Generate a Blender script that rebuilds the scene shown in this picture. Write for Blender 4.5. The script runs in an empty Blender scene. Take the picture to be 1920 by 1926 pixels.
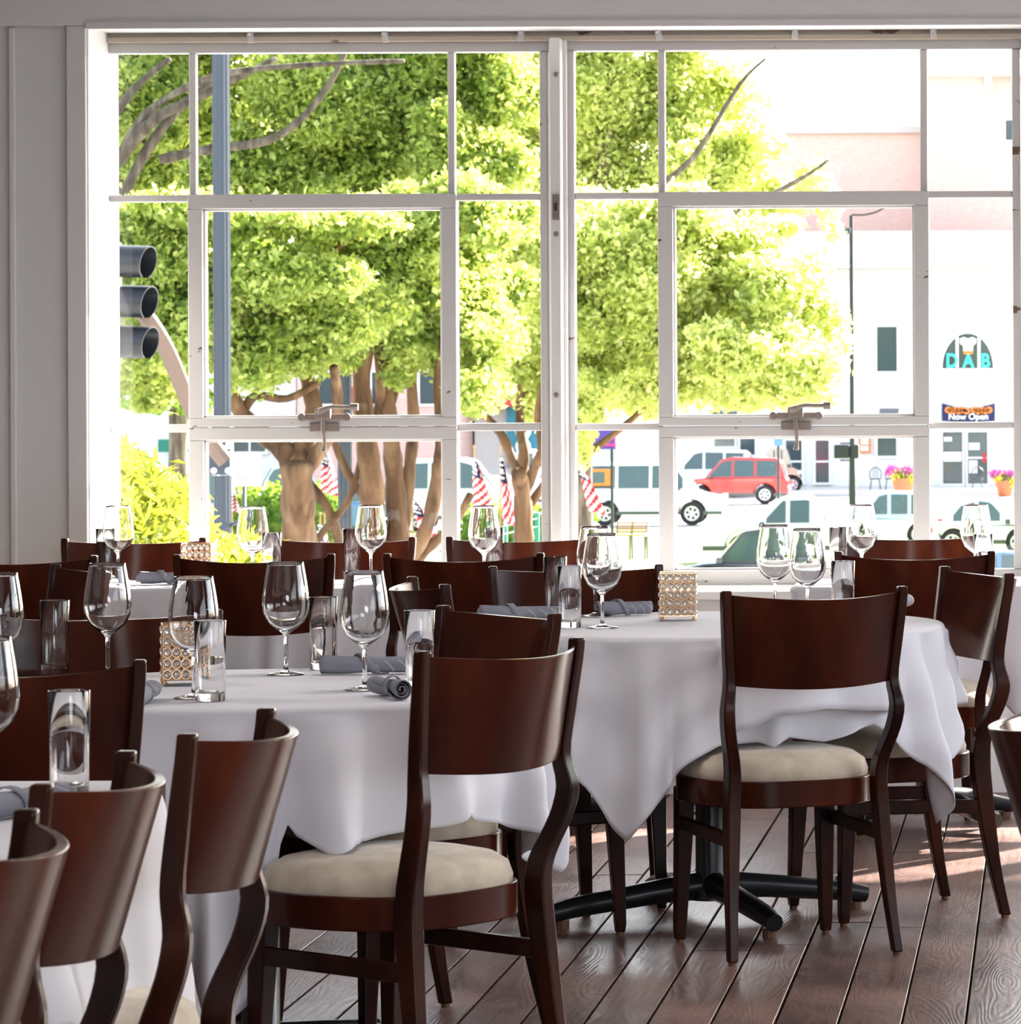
import bpy, bmesh, math, random
import numpy as np
from mathutils import Vector, Matrix
PI = math.pi
R = math.radians
rnd = random.Random(7)

# ------------------------------------------------------------------ camera
F = 7600.0            # focal length in pixels of the 1920x1926 frame
EYE = 1.32
PX, PY = 1966.0, 730.0   # principal point (shifted lens: the frame is the left part of the view)
ROLL = 0.0045
sc = bpy.context.scene
cam_d = bpy.data.cameras.new('camera')
cam = bpy.data.objects.new('camera', cam_d)
sc.collection.objects.link(cam)
cam.location = (0, 0, EYE)
cam.rotation_euler = (Matrix.Rotation(PI / 2, 3, 'X') @ Matrix.Rotation(-ROLL, 3, 'Z')).to_euler()
cam_d.sensor_fit = 'HORIZONTAL'
cam_d.sensor_width = 36.0
cam_d.lens = 36.0 * F / 1920.0
cam_d.shift_x = (960 - PX) / 1920.0
cam_d.shift_y = -(963 - PY) / 1920.0
cam_d.clip_start = 0.1
cam_d.clip_end = 1000
cam_d.dof.use_dof = True
cam_d.dof.focus_distance = 9.6
cam_d.dof.aperture_fstop = 26
sc.camera = cam

# ------------------------------------------------------------------ world, sun, room lights, exposure
w = bpy.data.worlds.new('world'); sc.world = w; w.use_nodes = True
nt = w.node_tree; nt.nodes.clear()
sky = nt.nodes.new('ShaderNodeTexSky'); sky.sky_type = 'NISHITA'
sky.sun_disc = False; sky.sun_elevation = R(29); sky.sun_rotation = R(34)
sky.air_density = 1.0; sky.dust_density = 3.0; sky.ozone_density = 1.0
bg = nt.nodes.new('ShaderNodeBackground'); bg.inputs['Strength'].default_value = 0.85
wo = nt.nodes.new('ShaderNodeOutputWorld')
hs = nt.nodes.new('ShaderNodeHueSaturation'); hs.inputs['Saturation'].default_value = 0.6
nt.links.new(sky.outputs[0], hs.inputs['Color']); nt.links.new(hs.outputs[0], bg.inputs[0]); nt.links.new(bg.outputs[0], wo.inputs[0])
SUNV = Vector((0.68, 1.0, 0.66)).normalized()
sd = bpy.data.lights.new('sun', 'SUN'); sd.energy = 42.0; sd.angle = R(0.6); sd.color = (1.0, 0.95, 0.86)
so = bpy.data.objects.new('sun', sd); sc.collection.objects.link(so)
so.rotation_euler = SUNV.to_track_quat('Z', 'Y').to_euler(); so.location = (8, 30, 30)

def area(name, loc, direction, sx, sy, power, col):
    d = bpy.data.lights.new(name, 'AREA'); d.shape = 'RECTANGLE'; d.size = sx; d.size_y = sy
    d.energy = power; d.color = col
    o = bpy.data.objects.new(name, d); sc.collection.objects.link(o)
    o.location = loc; o.rotation_euler = Vector(direction).to_track_quat('-Z', 'Z').to_euler()
    return o
# added unseen fill lamps in the side and rear window openings and under the ceiling
for ly in (1.3, 3.0, 4.7, 7.9, 9.6, 11.3):
    area('side_fill', (4.42, ly, 1.7), (-1, 0.08, -0.12), 0.8, 1.7, 5 if ly < 6 else 18, (0.80, 0.88, 1.0))
area('rear_fill', (2.5, -3.42, 1.75), (-0.25, 1, -0.05), 3.2, 1.8, 185, (0.84, 0.90, 1.0))
for lx, ly in ((-3.6, 4.5), (-0.6, 4.5), (-3.6, 8.5), (-0.6, 8.5)):
    area('ceiling_fill', (lx, ly, 3.3), (0, 0, -1), 0.5, 0.5, 22, (1.0, 0.95, 0.92))
sc.view_settings.view_transform = 'Standard'
sc.view_settings.look = 'None'
sc.view_settings.gamma = 1.0
sc.view_settings.exposure = 0.0
sc.view_settings.use_curve_mapping = False
cy = sc.cycles
cy.max_bounces = 12; cy.diffuse_bounces = 3; cy.glossy_bounces = 4; cy.transmission_bounces = 10
cy.transparent_max_bounces = 16; cy.caustics_reflective = False; cy.caustics_refractive = False
cy.sample_clamp_indirect = 6.0; cy.use_denoising = True

# ------------------------------------------------------------------ helpers
def P(px, py, Y):
    """point of the world at depth Y seen at pixel (px, py)"""
    u = px - PX; v = PY - py
    c, s = math.cos(ROLL), math.sin(ROLL)
    u2 = u * c + v * s; v2 = -u * s + v * c
    return Vector((u2 * Y / F, Y, EYE + v2 * Y / F))

COL = sc.collection
def link(o): COL.objects.link(o); return o
def tag(o, label=None, cat=None, group=None, kind=None):
    if label: o['label'] = label
    if cat: o['category'] = cat
    if group: o['group'] = group
    if kind: o['kind'] = kind
    return o
def empty(name, loc=(0, 0, 0), rz=0.0, parent=None):
    o = bpy.data.objects.new(name, None); link(o); o.location = loc; o.rotation_euler = (0, 0, rz)
    o.empty_display_size = 0.1
    if parent: o.parent = parent
    return o
def copy_tree(o, parent=None):
    c = o.copy(); link(c); c.parent = parent
    for ch in list(o.children): copy_tree(ch, c)
    return c

class MB:
    """collects shapes, builds ONE mesh object"""
    def __init__(s): s.v = []; s.f = []; s.m = []; s.mat = 0
    def add(s, vs, fs):
        n = len(s.v); s.v += [tuple(q) for q in vs]
        s.f += [tuple(i + n for i in f) for f in fs]; s.m += [s.mat] * len(fs); return s
    def box(s, c, d, rot=None, taper=1.0):
        hx, hy, hz = d[0] / 2, d[1] / 2, d[2] / 2
        vs = []
        for z in (-1, 1):
            k = taper if z < 0 else 1.0
            for x, y in ((-1, -1), (1, -1), (1, 1), (-1, 1)):
                vs.append(Vector((x * hx * k, y * hy * k, z * hz)))
        if rot is not None: vs = [rot @ q for q in vs]
        vs = [q + Vector(c) for q in vs]
        return s.add(vs, [(0, 3, 2, 1), (4, 5, 6, 7), (0, 1, 5, 4), (1, 2, 6, 5), (2, 3, 7, 6), (3, 0, 4, 7)])
    def bounds(s, x0, x1, y0, y1, z0, z1):
        return s.box(((x0 + x1) / 2, (y0 + y1) / 2, (z0 + z1) / 2), (abs(x1 - x0), abs(y1 - y0), abs(z1 - z0)))
    def tube(s, pts, rad, n=8, caps=True):
        pts = [Vector(p) for p in pts]
        if not isinstance(rad, (list, tuple)): rad = [rad] * len(pts)
        base = len(s.v); up = Vector((0, 0, 1)); prev = None
        for i, p in enumerate(pts):
            t = (pts[min(i + 1, len(pts) - 1)] - pts[max(i - 1, 0)]).normalized()
            if prev is None:
                a = t.cross(up)
                if a.length < 1e-3: a = t.cross(Vector((1, 0, 0)))
            else: a = prev - t * prev.dot(t)
            a.normalize(); b = t.cross(a); prev = a
            for k in range(n):
                q = 2 * PI * k / n
                s.v.append(tuple(p + (a * math.cos(q) + b * math.sin(q)) * rad[i]))
        for i in range(len(pts) - 1):
            for k in range(n):
                a0 = base + i * n + k; a1 = base + i * n + (k + 1) % n
                s.f.append((a0, a0 + n, a1 + n, a1)); s.m.append(s.mat)
        if caps:
            s.f.append(tuple(base + k for k in range(n))); s.m.append(s.mat)
            e = base + (len(pts) - 1) * n
            s.f.append(tuple(e + n - 1 - k for k in range(n))); s.m.append(s.mat)
        return s
    def lathe(s, prof, c=(0, 0, 0), n=24, axis='Z'):
        base = len(s.v); c = Vector(c); ring = []
        for r_, z in prof:
            if r_ < 1e-6:
                q = (0, 0, z); ring.append([len(s.v)]); s.v.append(s._ax(q, axis, c))
            else:
                idx = []
                for k in range(n):
                    a = 2 * PI * k / n
                    idx.append(len(s.v)); s.v.append(s._ax((r_ * math.cos(a), r_ * math.sin(a), z), axis, c))
                ring.append(idx)
        for i in range(len(ring) - 1):
            a, b = ring[i], ring[i + 1]
            if len(a) == 1 and len(b) == 1: continue
            for k in range(n):
                k2 = (k + 1) % n
                if len(a) == 1: f = (a[0], b[k2], b[k])
                elif len(b) == 1: f = (a[k], a[k2], b[0])
                else: f = (a[k], a[k2], b[k2], b[k])
                s.f.append(f); s.m.append(s.mat)
        return s
    @staticmethod
    def _ax(q, axis, c):
        x, y, z = q
        if axis == 'Y': q = (x, z, y)
        elif axis == 'X': q = (z, x, y)
        return tuple(Vector(q) + c)
    def prism(s, poly, y0, y1, hw=None):
        """polygon in X-Z extruded along Y; hw(z) optional half depth"""
        n = len(poly); vs = []
        for sgn, yy in ((-1, y0), (1, y1)):
            for x, z in poly:
                if hw: yv = (y0 + y1) / 2 + sgn * hw(z)
                else: yv = yy
                vs.append((x, yv, z))
        fs = [tuple(range(n)), tuple(range(2 * n - 1, n - 1, -1))]
        for i in range(n):
            j = (i + 1) % n
            fs.append((i, i + n, j + n, j))
        return s.add(vs, fs)
    def build(s, name, mat, parent=None, smooth=False, bevel=0.0, loc=(0, 0, 0), segs=2, angle=40):
        me = bpy.data.meshes.new(name)
        me.from_pydata(s.v, [], s.f)
        mats = mat if isinstance(mat, (list, tuple)) else [mat]
        for m_ in mats: me.materials.append(m_)
        if len(mats) > 1: me.polygons.foreach_set('material_index', s.m)
        bm = bmesh.new(); bm.from_mesh(me)
        bmesh.ops.recalc_face_normals(bm, faces=bm.faces); bm.to_mesh(me); bm.free()
        if smooth:
            me.polygons.foreach_set('use_smooth', [True] * len(me.polygons))
            if angle < 180: me.set_sharp_from_angle(angle=R(angle))
        me.update()
        o = bpy.data.objects.new(name, me); link(o); o.location = loc
        if parent: o.parent = parent
        if bevel > 0:
            b = o.modifiers.new('bevel', 'BEVEL'); b.width = bevel; b.segments = segs; b.limit_method = 'ANGLE'; b.angle_limit = R(35)
        return o

def catmull(pts, n=6):
    pts = [Vector(p) for p in pts]; out = []
    for i in range(len(pts) - 1):
        p0 = pts[max(i - 1, 0)]; p1 = pts[i]; p2 = pts[i + 1]; p3 = pts[min(i + 2, len(pts) - 1)]
        for k in range(n):
            t = k / n
            out.append(0.5 * ((2 * p1) + (-p0 + p2) * t + (2 * p0 - 5 * p1 + 4 * p2 - p3) * t * t + (-p0 + 3 * p1 - 3 * p2 + p3) * t ** 3))
    out.append(pts[-1]); return out
def interp(x, tab):
    if x <= tab[0][0]: return tab[0][1]
    for (a, va), (b, vb) in zip(tab, tab[1:]):
        if x <= b:
            t = (x - a) / (b - a); t = t * t * (3 - 2 * t)
            return va + (vb - va) * t
    return tab[-1][1]

# ------------------------------------------------------------------ materials
def mat(name, col=(0.5, 0.5, 0.5), rough=0.5, metal=0.0, spec=0.5, coat=0.0, coat_r=0.1, trans=0.0, ior=1.45, emit=None, es=0.0):
    m = bpy.data.materials.new(name); m.use_nodes = True
    b = m.node_tree.nodes['Principled BSDF']
    b.inputs['Base Color'].default_value = (*col, 1); b.inputs['Roughness'].default_value = rough
    b.inputs['Metallic'].default_value = metal; b.inputs['Specular IOR Level'].default_value = spec
    b.inputs['Coat Weight'].default_value = coat; b.inputs['Coat Roughness'].default_value = coat_r
    b.inputs['Transmission Weight'].default_value = trans; b.inputs['IOR'].default_value = ior
    if emit: b.inputs['Emission Color'].default_value = (*emit, 1); b.inputs['Emission Strength'].default_value = es
    return m
def N(m, t, **kw):
    n = m.node_tree.nodes.new(t)
    for k, v in kw.items():
        if hasattr(n, k): setattr(n, k, v)
        else: n.inputs[k].default_value = v
    return n
def L(m, a, b): m.node_tree.links.new(a, b)
def noise_col(m, cols, scale=5, detail=4, vec=None, stretch=None, coord='Object', pos=(0.3, 0.7)):
    tc = N(m, 'ShaderNodeTexCoord'); mp = N(m, 'ShaderNodeMapping')
    L(m, tc.outputs[coord], mp.inputs[0])
    if stretch: mp.inputs['Scale'].default_value = stretch
    nz = N(m, 'ShaderNodeTexNoise'); nz.inputs['Scale'].default_value = scale; nz.inputs['Detail'].default_value = detail
    L(m, mp.outputs[0], nz.inputs['Vector'])
    cr = N(m, 'ShaderNodeValToRGB'); els = cr.color_ramp.elements
    while len(els) < len(cols): els.new(0.5)
    for i, c in enumerate(cols):
        els[i].position = pos[0] + (pos[1] - pos[0]) * i / (len(cols) - 1); els[i].color = (*c, 1)
    L(m, nz.outputs['Fac'], cr.inputs[0])
    L(m, cr.outputs[0], m.node_tree.nodes['Principled BSDF'].inputs['Base Color'])
    return nz, cr, mp
def bump(m, src, strength=0.2, dist=0.01):
    b = N(m, 'ShaderNodeBump'); b.inputs['Strength'].default_value = strength; b.inputs['Distance'].default_value = dist
    L(m, src, b.inputs['Height']); L(m, b.outputs[0], m.node_tree.nodes['Principled BSDF'].inputs['Normal']); return b

M = {}
M['mahogany'] = mat('dark_mahogany', rough=0.20, spec=0.19)
nzm, _, _ = noise_col(M['mahogany'], [(0.026, 0.0065, 0.004), (0.060, 0.0125, 0.006), (0.125, 0.027, 0.010)], 3.2, 6, stretch=(1.6, 1, 0.6))
M['espresso'] = mat('espresso_stained_wood', rough=0.24, spec=0.22)
noise_col(M['espresso'], [(0.010, 0.0035, 0.0025), (0.026, 0.0070, 0.004), (0.060, 0.016, 0.008)], 6, 4, stretch=(1, 1, 0.5))
M['seat'] = mat('beige_suede', rough=0.85, spec=0.2)
nz, _, _ = noise_col(M['seat'], [(0.44, 0.36, 0.27), (0.72, 0.62, 0.49)], 14, 6)
M['seat'].node_tree.nodes['Principled BSDF'].inputs['Sheen Weight'].default_value = 0.3
M['glide'] = mat('brown_plastic', (0.16, 0.08, 0.04), 0.5)
M['cloth'] = mat('white_tablecloth', (0.87, 0.865, 0.93), 0.8, spec=0.15)
nz = N(M['cloth'], 'ShaderNodeTexNoise'); nz.inputs['Scale'].default_value = 9; nz.inputs['Detail'].default_value = 3
tcn = N(M['cloth'], 'ShaderNodeTexCoord'); L(M['cloth'], tcn.outputs['Object'], nz.inputs['Vector']); bump(M['cloth'], nz.outputs['Fac'], 0.25, 0.01)
# a little light passes through the cloth
_t = M['cloth'].node_tree; _o = _t.nodes['Material Output']; _p = _t.nodes['Principled BSDF']
_tr = N(M['cloth'], 'ShaderNodeBsdfTranslucent'); _tr.inputs[0].default_value = (0.9, 0.8, 0.72, 1)
_mx = N(M['cloth'], 'ShaderNodeMixShader'); _mx.inputs[0].default_value = 0.12
L(M['cloth'], _p.outputs[0], _mx.inputs[1]); L(M['cloth'], _tr.outputs[0], _mx.inputs[2]); L(M['cloth'], _mx.outputs[0], _o.inputs[0])
M['napkin'] = mat('grey_napkin', (0.23, 0.235, 0.28), 0.9, spec=0.1)
wv = N(M['napkin'], 'ShaderNodeTexWave'); wv.inputs['Scale'].default_value = 22; wv.inputs['Distortion'].default_value = 3.0; wv.inputs['Detail Scale'].default_value = 0.4
wv.bands_direction = 'DIAGONAL'
tcn = N(M['napkin'], 'ShaderNodeTexCoord'); L(M['napkin'], tcn.outputs['Object'], wv.inputs['Vector'])
cr = N(M['napkin'], 'ShaderNodeValToRGB'); cr.color_ramp.elements[0].position = 0.945; cr.color_ramp.elements[0].color = (0.29, 0.295, 0.345, 1)
cr.color_ramp.elements[1].position = 0.985; cr.color_ramp.elements[1].color = (0.55, 0.56, 0.62, 1)
nm_ = N(M['napkin'], 'ShaderNodeTexNoise'); nm_.inputs['Scale'].default_value = 14; L(M['napkin'], tcn.outputs['Object'], nm_.inputs['Vector'])
gt_ = N(M['napkin'], 'ShaderNodeMath'); gt_.operation = 'GREATER_THAN'; gt_.inputs[1].default_value = 0.52; L(M['napkin'], nm_.outputs['Fac'], gt_.inputs[0])
mu_ = N(M['napkin'], 'ShaderNodeMath'); mu_.operation = 'MULTIPLY'; L(M['napkin'], wv.outputs['Fac'], mu_.inputs[0]); L(M['napkin'], gt_.outputs[0], mu_.inputs[1])
L(M['napkin'], mu_.outputs[0], cr.inputs[0]); L(M['napkin'], cr.outputs[0], M['napkin'].node_tree.nodes['Principled BSDF'].inputs['Base Color'])
M['glass'] = mat('clear_glass', (1, 1, 1), 0.0, trans=1.0, ior=1.47)
M['crystal'] = mat('faceted_crystal', (1, 1, 1), 0.02, trans=0.85, ior=1.6)
M['gold'] = mat('gold_wire', (0.85, 0.55, 0.32), 0.3, metal=1.0)
M['wall'] = mat('grey_white_wall_paint', (0.65, 0.65, 0.66), 0.6, spec=0.3)
nz = N(M['wall'], 'ShaderNodeTexNoise'); nz.inputs['Scale'].default_value = 60; bump(M['wall'], nz.outputs['Fac'], 0.03, 0.002)
M['trim'] = mat('white_trim_paint', (0.66, 0.645, 0.65), 0.4, spec=0.4)
M['reveal'] = mat('white_reveal_paint', (0.86, 0.86, 0.85), 0.45)
M['ceiling'] = mat('ceiling_white', (0.6, 0.59, 0.57), 0.8)
M['wall_dark'] = mat('dark_taupe_wall_paint', (0.16, 0.14, 0.135), 0.7)
# old painted steel with flaked spots
def painted(name, base, chip, thresh, scale=7, rough=0.42):
    m = mat(name, base, rough, spec=0.4)
    tc = N(m, 'ShaderNodeTexCoord')
    n1 = N(m, 'ShaderNodeTexNoise'); n1.inputs['Scale'].default_value = scale; n1.inputs['Detail'].default_value = 8; n1.inputs['Roughness'].default_value = 0.65
    mp = N(m, 'ShaderNodeMapping'); mp.inputs['Scale'].default_value = (0.55, 1, 1.6)
    L(m, tc.outputs['Object'], mp.inputs[0]); L(m, mp.outputs[0], n1.inputs['Vector'])
    cr = N(m, 'ShaderNodeValToRGB'); e = cr.color_ramp.elements
    e[0].position = thresh; e[0].color = (0, 0, 0, 1); e[1].position = thresh + 0.012; e[1].color = (1, 1, 1, 1)
    L(m, n1.outputs['Fac'], cr.inputs[0])
    mx = N(m, 'ShaderNodeMixRGB'); mx.inputs[1].default_value = (*base, 1); mx.inputs[2].default_value = (*chip, 1)
    L(m, cr.outputs[0], mx.inputs[0]); L(m, mx.outputs[0], m.node_tree.nodes['Principled BSDF'].inputs['Base Color'])
    inv = N(m, 'ShaderNodeMath'); inv.operation = 'SUBTRACT'; inv.inputs[0].default_value = 1.0
    L(m, cr.outputs[0], inv.inputs[1]); bump(m, inv.outputs[0], 0.5, 0.002)
    return m
M['steel_paint'] = painted('old_white_window_paint', (0.50, 0.485, 0.485), (0.13, 0.075, 0.04), 0.645)
M['head_paint'] = painted('worn_head_paint', (0.40, 0.34, 0.28), (0.10, 0.06, 0.035), 0.61)
M['latch'] = mat('painted_iron_latch', (0.22, 0.18, 0.16), 0.4, metal=0.3)
M['latch_dark'] = mat('dark_iron', (0.06, 0.05, 0.045), 0.4, metal=0.6)
# window pane: mostly clear, faint reflection
m = bpy.data.materials.new('window_pane_glass'); m.use_nodes = True; t = m.node_tree; t.nodes.clear()
o_ = t.nodes.new('ShaderNodeOutputMaterial'); tr = t.nodes.new('ShaderNodeBsdfTransparent'); gl = t.nodes.new('ShaderNodeBsdfGlossy')
tr.inputs[0].default_value = (0.985, 0.99, 0.985, 1)
gl.inputs['Roughness'].default_value = 0.0; fr = t.nodes.new('ShaderNodeFresnel'); fr.inputs[0].default_value = 1.45; mx = t.nodes.new('ShaderNodeMixShader')
t.links.new(fr.outputs[0], mx.inputs[0]); t.links.new(tr.outputs[0], mx.inputs[1]); t.links.new(gl.outputs[0], mx.inputs[2]); t.links.new(mx.outputs[0], o_.inputs[0])
M['pane'] = m
# floor planks
m = mat('worn_red_brown_planks', rough=0.33, spec=0.5); M['plank'] = m
b = m.node_tree.nodes['Principled BSDF']
tc = N(m, 'ShaderNodeTexCoord'); oi = N(m, 'ShaderNodeObjectInfo'); av = N(m, 'ShaderNodeVectorMath'); av.operation = 'ADD'
cmb = N(m, 'ShaderNodeCombineXYZ'); ml = N(m, 'ShaderNodeMath'); ml.operation = 'MULTIPLY'; ml.inputs[1].default_value = 37.0
L(m, oi.outputs['Random'], ml.inputs[0]); L(m, ml.outputs[0], cmb.inputs[0]); L(m, ml.outputs[0], cmb.inputs[1])
L(m, tc.outputs['Object'], av.inputs[0]); L(m, cmb.outputs[0], av.inputs[1])
mp = N(m, 'ShaderNodeMapping'); mp.inputs['Scale'].default_value = (1.0, 0.16, 1.0); L(m, av.outputs[0], mp.inputs[0])
wvn = N(m, 'ShaderNodeTexNoise'); wvn.inputs['Scale'].default_value = 6.0; wvn.inputs['Detail'].default_value = 1.5; L(m, mp.outputs[0], wvn.inputs['Vector'])
rings = N(m, 'ShaderNodeMath'); rings.operation = 'MULTIPLY'; rings.inputs[1].default_value = 34.0; L(m, wvn.outputs['Fac'], rings.inputs[0])
sn = N(m, 'ShaderNodeMath'); sn.operation = 'SINE'; rr2 = N(m, 'ShaderNodeMath'); rr2.operation = 'MULTIPLY'; rr2.inputs[1].default_value = 6.283
L(m, rings.outputs[0], rr2.inputs[0]); L(m, rr2.outputs[0], sn.inputs[0])
fib = N(m, 'ShaderNodeTexNoise'); fib.inputs['Scale'].default_value = 90; fib.inputs['Detail'].default_value = 6
mp2 = N(m, 'ShaderNodeMapping'); mp2.inputs['Scale'].default_value = (1, 0.05, 1); L(m, av.outputs[0], mp2.inputs[0]); L(m, mp2.outputs[0], fib.inputs['Vector'])
patch = N(m, 'ShaderNodeTexNoise'); patch.inputs['Scale'].default_value = 2.2; patch.inputs['Detail'].default_value = 6; L(m, tc.outputs['Object'], patch.inputs['Vector'])
cr = N(m, 'ShaderNodeValToRGB'); e = cr.color_ramp.elements
e[0].position = 0.30; e[0].color = (0.052, 0.028, 0.025, 1); e[1].position = 0.72; e[1].color = (0.27, 0.165, 0.14, 1)
adm = N(m, 'ShaderNodeMath'); adm.operation = 'MULTIPLY_ADD'; adm.inputs[1].default_value = 0.35; L(m, fib.outputs['Fac'], adm.inputs[0])
adp = N(m, 'ShaderNodeMath'); adp.operation = 'MULTIPLY_ADD'; adp.inputs[1].default_value = 0.055; L(m, sn.outputs[0], adp.inputs[0]); L(m, patch.outputs['Fac'], adp.inputs[2])
ad3 = N(m, 'ShaderNodeMath'); ad3.operation = 'MULTIPLY'; ad3.inputs[1].default_value = 0.68; L(m, adp.outputs[0], ad3.inputs[0]); L(m, ad3.outputs[0], adm.inputs[2])
rv = N(m, 'ShaderNodeMath'); rv.operation = 'MULTIPLY_ADD'; rv.inputs[1].default_value = 0.16; L(m, oi.outputs['Random'], rv.inputs[0])
sb = N(m, 'ShaderNodeMath'); sb.operation = 'SUBTRACT'; sb.inputs[1].default_value = 0.08; L(m, adm.outputs[0], sb.inputs[0]); L(m, sb.outputs[0], rv.inputs[2])
L(m, rv.outputs[0], cr.inputs[0]); L(m, cr.outputs[0], b.inputs['Base Color'])
rm = N(m, 'ShaderNodeMapRange'); rm.inputs['From Min'].default_value = 0.3; rm.inputs['From Max'].default_value = 0.7; rm.inputs['To Min'].default_value = 0.22; rm.inputs['To Max'].default_value = 0.46
L(m, patch.outputs['Fac'], rm.inputs['Value']); L(m, rm.outputs[0], b.inputs['Roughness'])
dent = N(m, 'ShaderNodeTexNoise'); dent.inputs['Scale'].default_value = 34; dent.inputs['Detail'].default_value = 2; mp3 = N(m, 'ShaderNodeMapping'); mp3.inputs['Scale'].default_value = (1, 0.4, 1)
L(m, tc.outputs['Object'], mp3.inputs[0]); L(m, mp3.outputs[0], dent.inputs['Vector'])
hsum = N(m, 'ShaderNodeMath'); hsum.operation = 'MULTIPLY_ADD'; hsum.inputs[1].default_value = 0.10; L(m, sn.outputs[0], hsum.inputs[0]); L(m, dent.outputs['Fac'], hsum.inputs[2])
hs2 = N(m, 'ShaderNodeMath'); hs2.operation = 'MULTIPLY_ADD'; hs2.inputs[1].default_value = 0.55; L(m, fib.outputs['Fac'], hs2.inputs[0]); L(m, hsum.outputs[0], hs2.inputs[2])
# dark nicks and pits
vo = N(m, 'ShaderNodeTexVoronoi'); vo.inputs['Scale'].default_value = 17; mp5 = N(m, 'ShaderNodeMapping'); mp5.inputs['Scale'].default_value = (1, 0.45, 1); L(m, tc.outputs['Object'], mp5.inputs[0]); L(m, mp5.outputs[0], vo.inputs['Vector'])
lt = N(m, 'ShaderNodeMath'); lt.operation = 'LESS_THAN'; lt.inputs[1].default_value = 0.07; L(m, vo.outputs['Distance'], lt.inputs[0])
mxc = N(m, 'ShaderNodeMixRGB'); mxc.inputs[2].default_value = (0.012, 0.008, 0.007, 1); L(m, lt.outputs[0], mxc.inputs[0]); L(m, cr.outputs[0], mxc.inputs[1]); L(m, mxc.outputs[0], b.inputs['Base Color'])
bump(m, hs2.outputs[0], 0.6, 0.0018)
M['subfloor'] = mat('dark_floor_gap', (0.012, 0.008, 0.006), 0.9)
M['iron'] = mat('black_cast_iron', (0.012, 0.013, 0.014), 0.28, spec=0.6)
# exterior
def leafmat(name, c1, c2, c3, tcol, tmix=0.45):
    m = bpy.data.materials.new(name); m.use_nodes = True; t = m.node_tree; p = t.nodes['Principled BSDF']
    p.inputs['Roughness'].default_value = 0.45; p.inputs['Specular IOR Level'].default_value = 0.35
    nz, cr, mp = noise_col(m, [c1, c2, c3], 6.5, 3, pos=(0.34, 0.66))
    tr = N(m, 'ShaderNodeBsdfTranslucent'); mx = N(m, 'ShaderNodeMixShader'); mx.inputs[0].default_value = tmix
    mc = N(m, 'ShaderNodeMixRGB'); mc.blend_type = 'MIX'; mc.inputs[0].default_value = 0.75; L(m, cr.outputs[0], mc.inputs[1]); mc.inputs[2].default_value = (*tcol, 1)
    L(m, mc.outputs[0], tr.inputs[0]); L(m, p.outputs[0], mx.inputs[1]); L(m, tr.outputs[0], mx.inputs[2]); L(m, mx.outputs[0], t.nodes['Material Output'].inputs[0])
    return m
M['leaf'] = leafmat('myrtle_leaves', (0.055, 0.11, 0.03), (0.26, 0.38, 0.06), (0.62, 0.68, 0.24), (0.72, 0.78, 0.16))
M['leaf_overlit'] = leafmat('overlit_leaves', (0.16, 0.24, 0.05), (0.48, 0.58, 0.13), (0.80, 0.82, 0.42), (0.90, 0.92, 0.30), 0.5)  # same leaves, with overexposed sunlight painted into lighter colours
M['leaf_bright'] = leafmat('bright_shrub_leaves', (0.06, 0.10, 0.01), (0.22, 0.27, 0.025), (0.46, 0.48, 0.10), (0.42, 0.43, 0.03))
M['hedge'] = leafmat('hedge_leaves', (0.05, 0.12, 0.02), (0.16, 0.28, 0.04), (0.30, 0.42, 0.06), (0.35, 0.5, 0.05))
M['bark'] = mat('tan_smooth_bark', rough=0.7, spec=0.2)
nz, _, _ = noise_col(M['bark'], [(0.06, 0.032, 0.018), (0.16, 0.088, 0.045), (0.26, 0.16, 0.09)], 2.2, 5, stretch=(3, 3, 0.5)); bump(M['bark'], nz.outputs['Fac'], 0.4, 0.03)
M['bark_grey'] = mat('grey_lichen_bark', rough=0.8, spec=0.2)
nz, _, _ = noise_col(M['bark_grey'], [(0.05, 0.04, 0.03), (0.12, 0.095, 0.07), (0.22, 0.19, 0.14)], 3.5, 5, stretch=(3, 3, 0.5)); bump(M['bark_grey'], nz.outputs['Fac'], 0.4, 0.03)
M['pole'] = mat('grey_painted_steel', (0.055, 0.07, 0.09), 0.33, spec=0.5)
M['arm'] = mat('weathered_bronze_arm', (0.17, 0.115, 0.09), 0.35, metal=0.3)
M['black'] = mat('black_paint', (0.02, 0.025, 0.028), 0.35)
M['signal'] = mat('black_signal_housing', (0.014, 0.016, 0.02), 0.36)
M['lens_dark'] = mat('unlit_lens', (0.02, 0.03, 0.03), 0.15)
M['tyre'] = mat('tyre', (0.02, 0.02, 0.022), 0.8)
M['rim'] = mat('wheel_rim', (0.6, 0.6, 0.62), 0.3, metal=0.8)
M['carglass'] = mat('car_glass', (0.05, 0.09, 0.09), 0.06, spec=0.8)
for nm, c in (('white', (0.85, 0.86, 0.86)), ('red', (0.55, 0.035, 0.03)), ('tan', (0.55, 0.44, 0.32)), ('dark', (0.04, 0.055, 0.06)), ('silver', (0.55, 0.58, 0.6)), ('blue', (0.10, 0.22, 0.42)), ('skyblue', (0.55, 0.66, 0.78))):
    M['car_' + nm] = mat('car_paint_' + nm, c, 0.3, coat=0.8, coat_r=0.05)
M['lamp_red'] = mat('tail_lamp', (0.5, 0.02, 0.02), 0.2)
M['lamp_clear'] = mat('head_lamp', (0.8, 0.8, 0.78), 0.15)
M['orange'] = mat('orange_trim', (0.80, 0.22, 0.03), 0.5)
M['asphalt'] = mat('pale_asphalt', (0.42, 0.42, 0.41), 0.9)
M['grass'] = mat('sunny_grass', rough=0.9); noise_col(M['grass'], [(0.14, 0.22, 0.05), (0.26, 0.32, 0.10)], 1.5, 5)
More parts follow.
